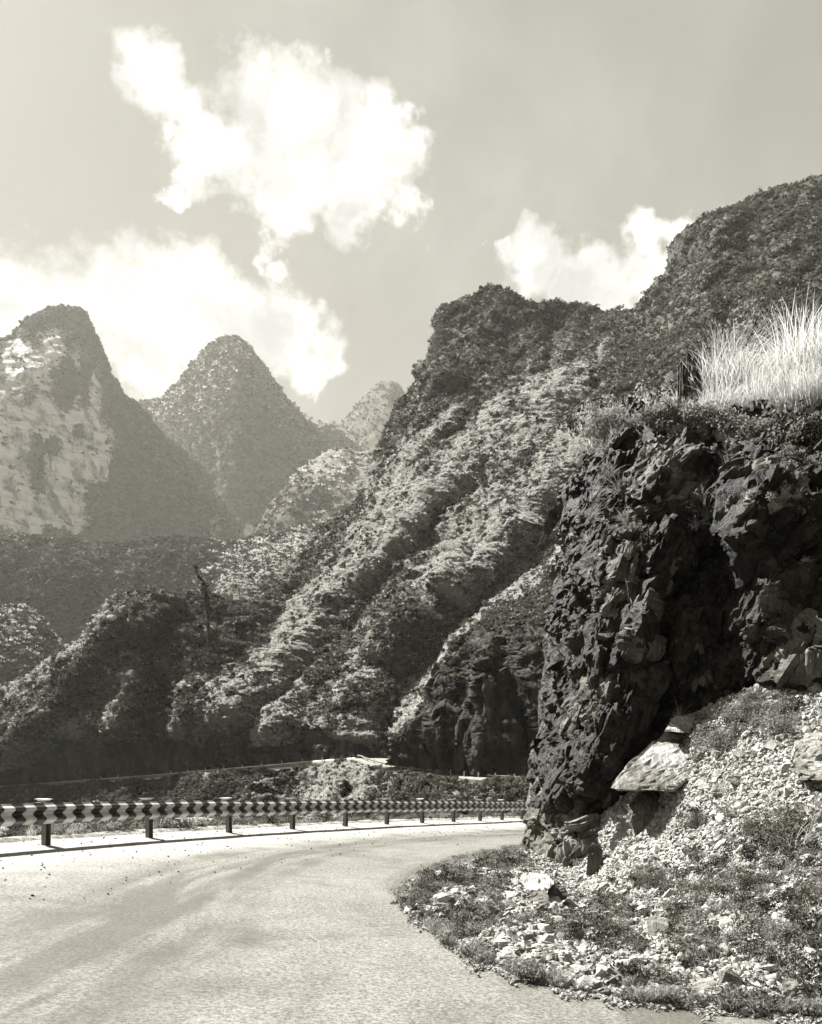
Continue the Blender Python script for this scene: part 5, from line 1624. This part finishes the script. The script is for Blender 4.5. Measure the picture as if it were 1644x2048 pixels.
# beam profile: (height above bottom, bulge to the road side), with real sheet thickness
prof = []
for k in range(23):
    q_ = k / 22
    prof.append((0.33 * q_, 0.082 * (0.5 - 0.5 * math.cos(4 * math.pi * q_))))
prof2 = [(z, o_ - 0.004) for z, o_ in prof[::-1]]
prof = np.array(prof + prof2)
for i in range(len(rail) - 1):
    sel = (fq >= arcs[i] - 0.06) & (fq <= arcs[i + 1] + 0.06)
    if i in (0,): pass
    Cb = fine_[sel]; nb_ = -fn[sel]; qb = fq[sel]
    lap = 0.004 * (i % 2)
    Pm = np.zeros((len(prof) + 1, len(Cb), 3)); ar = np.zeros((len(prof) + 1, len(Cb)))
    sag = 0.012 * math.sin(i * 2.1)
    for k in range(len(prof) + 1):
        z, o_ = prof[k % len(prof)]
        xy = Cb + nb_ * (0.17 + o_ + lap)
        zz = plane_z(fine_[sel][:, 0], fine_[sel][:, 1]) + 0.34 + z + sag * np.sin(np.linspace(0, 3.14, len(Cb)))
        Pm[k] = np.c_[xy, zz] - gl
        ar[k] = qb
    o = grid_mesh('beam', Pm, M_beam, {'arc': ar}, parent=gr_root)


def box(V, Fc, c_, s_, ax=None):
    """oriented box: centre, half sizes, axes rows"""
    ax = np.eye(3) if ax is None else ax
    k = len(V)
    for x in (-1, 1):
        for y in (-1, 1):
            for z in (-1, 1):
                V.append(np.array(c_) + ax[0] * s_[0] * x + ax[1] * s_[1] * y + ax[2] * s_[2] * z)
    for f_ in ((0, 1, 3, 2), (4, 6, 7, 5), (0, 4, 5, 1), (2, 3, 7, 6), (0, 2, 6, 4), (1, 5, 7, 3)):
        Fc.append(tuple(k + q_ for q_ in f_))


pm = sm = cm = bm_ = None
for i, p_ in enumerate(rail):
    k = int(np.argmin(((fine_ - p_) ** 2).sum(1)))
    n2_ = -fn[k]; tg = np.array([n2_[1], -n2_[0]])
    rz = math.atan2(tg[1], tg[0])
    if pm is None:
        V, Fc = [], []     # C-section post: web and two flanges
        box(V, Fc, (0, 0, 0.13), (0.055, 0.0035, 0.57)); box(V, Fc, (-0.0515, 0.045, 0.13), (0.0035, 0.0405, 0.57)); box(V, Fc, (0.0515, 0.045, 0.13), (0.0035, 0.0405, 0.57))
        a_ = mesh_obj('post', V, Fc, M_post); pm = a_.data; bpy.data.objects.remove(a_)
        V, Fc = [], []
        box(V, Fc, (0, -0.085, 0.52), (0.05, 0.075, 0.15))
        a_ = mesh_obj('spacer_block', V, Fc, M_post); sm = a_.data; bpy.data.objects.remove(a_)
        V, Fc = [], []
        box(V, Fc, (0, -0.02, 0.724), (0.085, 0.10, 0.008)); box(V, Fc, (0, -0.02, 0.706), (0.06, 0.07, 0.0095))
        a_ = mesh_obj('post_cap', V, Fc, M_cap); cm = a_.data; bpy.data.objects.remove(a_)
        V, Fc = [], []
        for bx_, bz_ in ((-0.05, 0.63), (0.05, 0.63), (0, 0.515)):
            ks = len(V)
            for yy in (-0.265 if bz_ > .6 else -0.19, -0.20 if bz_ > .6 else -0.15):
                for a2 in range(8):
                    V.append((bx_ + 0.013 * math.cos(a2 * .785), yy, bz_ + 0.013 * math.sin(a2 * .785)))
            Fc.append(tuple(range(ks, ks + 8)))
            for a2 in range(8):
                b2 = (a2 + 1) % 8; Fc.append((ks + a2, ks + b2, ks + 8 + b2, ks + 8 + a2))
        a_ = mesh_obj('bolt', V, Fc, M_bolt); bm_ = a_.data; bpy.data.objects.remove(a_)
    po_ = bpy.data.objects.new('post', pm); COL.objects.link(po_); po_.parent = gr_root
    po_.location = np.array([p_[0], p_[1], plane_z(*p_)]) - gl
    po_.rotation_euler = (srng.normal() * .022, srng.normal() * .03, rz)
    for nm_, me_ in (('spacer_block', sm), ('post_cap', cm), ('bolt', bm_)):
        c_ = bpy.data.objects.new(nm_, me_); COL.objects.link(c_); c_.parent = po_

# far guardrail round the hairpin and marker posts on the far road
M_fpost = metal('far_post', 0.55, 0.6)
seg = [k for k in range(len(fr)) if 712 < eb_top_px[k] < 1200]
fg = bpy.data.objects.new('guardrail', None); COL.objects.link(fg); fg.location = fr[seg[0]]
fg['label'] = 'far guardrail round the hairpin on the opposite slope'; fg['category'] = 'guardrail'
o0 = fr[seg[0]]
pl = fr[seg].copy(); pl[:, :2] += inl[seg] * 0.3
s_ = np.r_[0, np.cumsum(np.linalg.norm(np.diff(pl, axis=0), axis=1))]
sel2 = [i for i in range(len(pl)) if eb_top_px[seg[i]] < 905]
rows = np.array([pl[sel2] + np.array([0, 0, z]) + np.c_[-inl[seg][sel2] * y, np.zeros(len(sel2))] for z, y in ((.45, 0), (.5, .12), (.8, .12), (.85, 0), (.8, -.03), (.5, -.03), (.45, 0))]) - o0
grid_mesh('beam', rows, M_post, parent=fg)
V, Fc = [], []
box(V, Fc, (0, 0, 0.45), (0.09, 0.09, 0.55)); a_ = mesh_obj('post', V, Fc, M_fpost); fpm = a_.data; bpy.data.objects.remove(a_)
step_ = 6.0
for q_ in np.arange(0, s_[-1], step_):
    o = bpy.data.objects.new('post', fpm); COL.objects.link(o); o.parent = fg
    o.location = np.array([np.interp(q_, s_, pl[:, c_]) for c_ in range(3)]) - o0
segL = [k for k in range(len(fr)) if eb_top_px[k] <= 712]
plL = fr[segL].copy(); plL[:, :2] += inl[segL] * 0.25
sL = np.r_[0, np.cumsum(np.linalg.norm(np.diff(plL, axis=0), axis=1))]
pw = bpy.data.objects.new('parapet', None); COL.objects.link(pw); pw.location = plL[-1]
pw['label'] = 'low pale parapet with marker stakes along the far road'; pw['category'] = 'parapet'
oL = plL[-1]
rows = np.array([plL + np.array([0, 0, z]) + np.c_[inl[segL] * y, np.zeros(len(segL))] for z, y in ((-1.4, -.15), (.12, -.15), (.18, -.05), (.18, .4), (-.6, .4))]) - oL
grid_mesh('kerb_wall', rows, metal('parapet_stone', 0.7, 0.9), parent=pw)
for q_ in np.arange(2, sL[-1], 9.0):
    o = bpy.data.objects.new('stake', fpm); COL.objects.link(o); o.parent = pw
    o.location = np.array([np.interp(q_, sL, plL[:, c_]) for c_ in range(3)]) - oL

# opposite rail seen across the hairpin
V, Fc = [], []
oa, ob = W(712, 1514.5, 224), W(788, 1514, 232)
rg = bpy.data.objects.new('guardrail', None); COL.objects.link(rg); rg.location = oa
rg['label'] = 'short straight rail beyond the sunlit hairpin surface'; rg['category'] = 'guardrail'
for k in range(2):
    V, Fc = [], []
    dirv = (ob - oa) / np.linalg.norm(ob - oa)
    ax = np.array([dirv, np.cross([0, 0, 1], dirv), [0, 0, 1]])
    box(V, Fc, (ob - oa) / 2 + np.array([0, 0, .35 + .4 * k]), (np.linalg.norm(ob - oa) / 2, .06, .1), ax)
    mesh_obj('bar', V, Fc, M_post if k else M_cap, parent=rg)
for k in range(4):
    o = bpy.data.objects.new('post', fpm); COL.objects.link(o); o.parent = rg; o.location = (ob - oa) * (k / 3) + np.array([0, 0, -.2])

# warning sign whose edge looks out from behind the cliff
sd = 26.0
sg = bpy.data.objects.new('road_sign', None); COL.objects.link(sg)
sb = W(1090, 1600, sd); sb[2] = plane_z(sb[0], sb[1]) + 0.0; sg.location = sb
sg['label'] = 'triangular road sign with only its left corner showing past the cliff'; sg['category'] = 'road sign'
A_, B2, C2 = W(1068, 1548, sd) - sb, W(1112, 1548, sd) - sb, W(1090, 1508, sd) - sb
me = hull_mesh('plate', [A_, B2, C2, A_ + [0, .03, 0], B2 + [0, .03, 0], C2 + [0, .03, 0]], metal('sign_back', 0.1, 0.5))
o = bpy.data.objects.new('plate', me); COL.objects.link(o); o.parent = sg
V, Fc = [], []; box(V, Fc, (0, .06, (A_[2]) / 2 + .1), (.03, .03, A_[2] / 2 + .35)); mesh_obj('pole', V, Fc, M_post, parent=sg)

# ------------------------------------------------------------------ air
HZ = (-3650, 3650, -750, 5250, -72, 1480)
bm = bmesh.new(); bmesh.ops.create_cube(bm, size=1)
me = bpy.data.meshes.new('haze'); bm.to_mesh(me); bm.free()
hz = bpy.data.objects.new('haze', me); COL.objects.link(hz)
hz.location = ((HZ[0] + HZ[1]) / 2, (HZ[2] + HZ[3]) / 2, (HZ[4] + HZ[5]) / 2)
hz.scale = (HZ[1] - HZ[0], HZ[3] - HZ[2], HZ[5] - HZ[4])
hz['kind'] = 'stuff'; hz['label'] = 'thin haze in the valley air'
m = bpy.data.materials.new('haze_air'); m.use_nodes = True
tt = m.node_tree; tt.nodes.clear()
pv = tt.nodes.new('ShaderNodeVolumePrincipled'); ou_ = tt.nodes.new('ShaderNodeOutputMaterial')
pv.inputs['Color'].default_value = (1.0, 0.97, 0.85, 1)
pv.inputs['Density'].default_value = 4.0e-5
pv.inputs['Anisotropy'].default_value = 0.18
tt.links.new(pv.outputs[0], ou_.inputs['Volume'])
me.materials.append(m)
print('done', time.time() - T0)
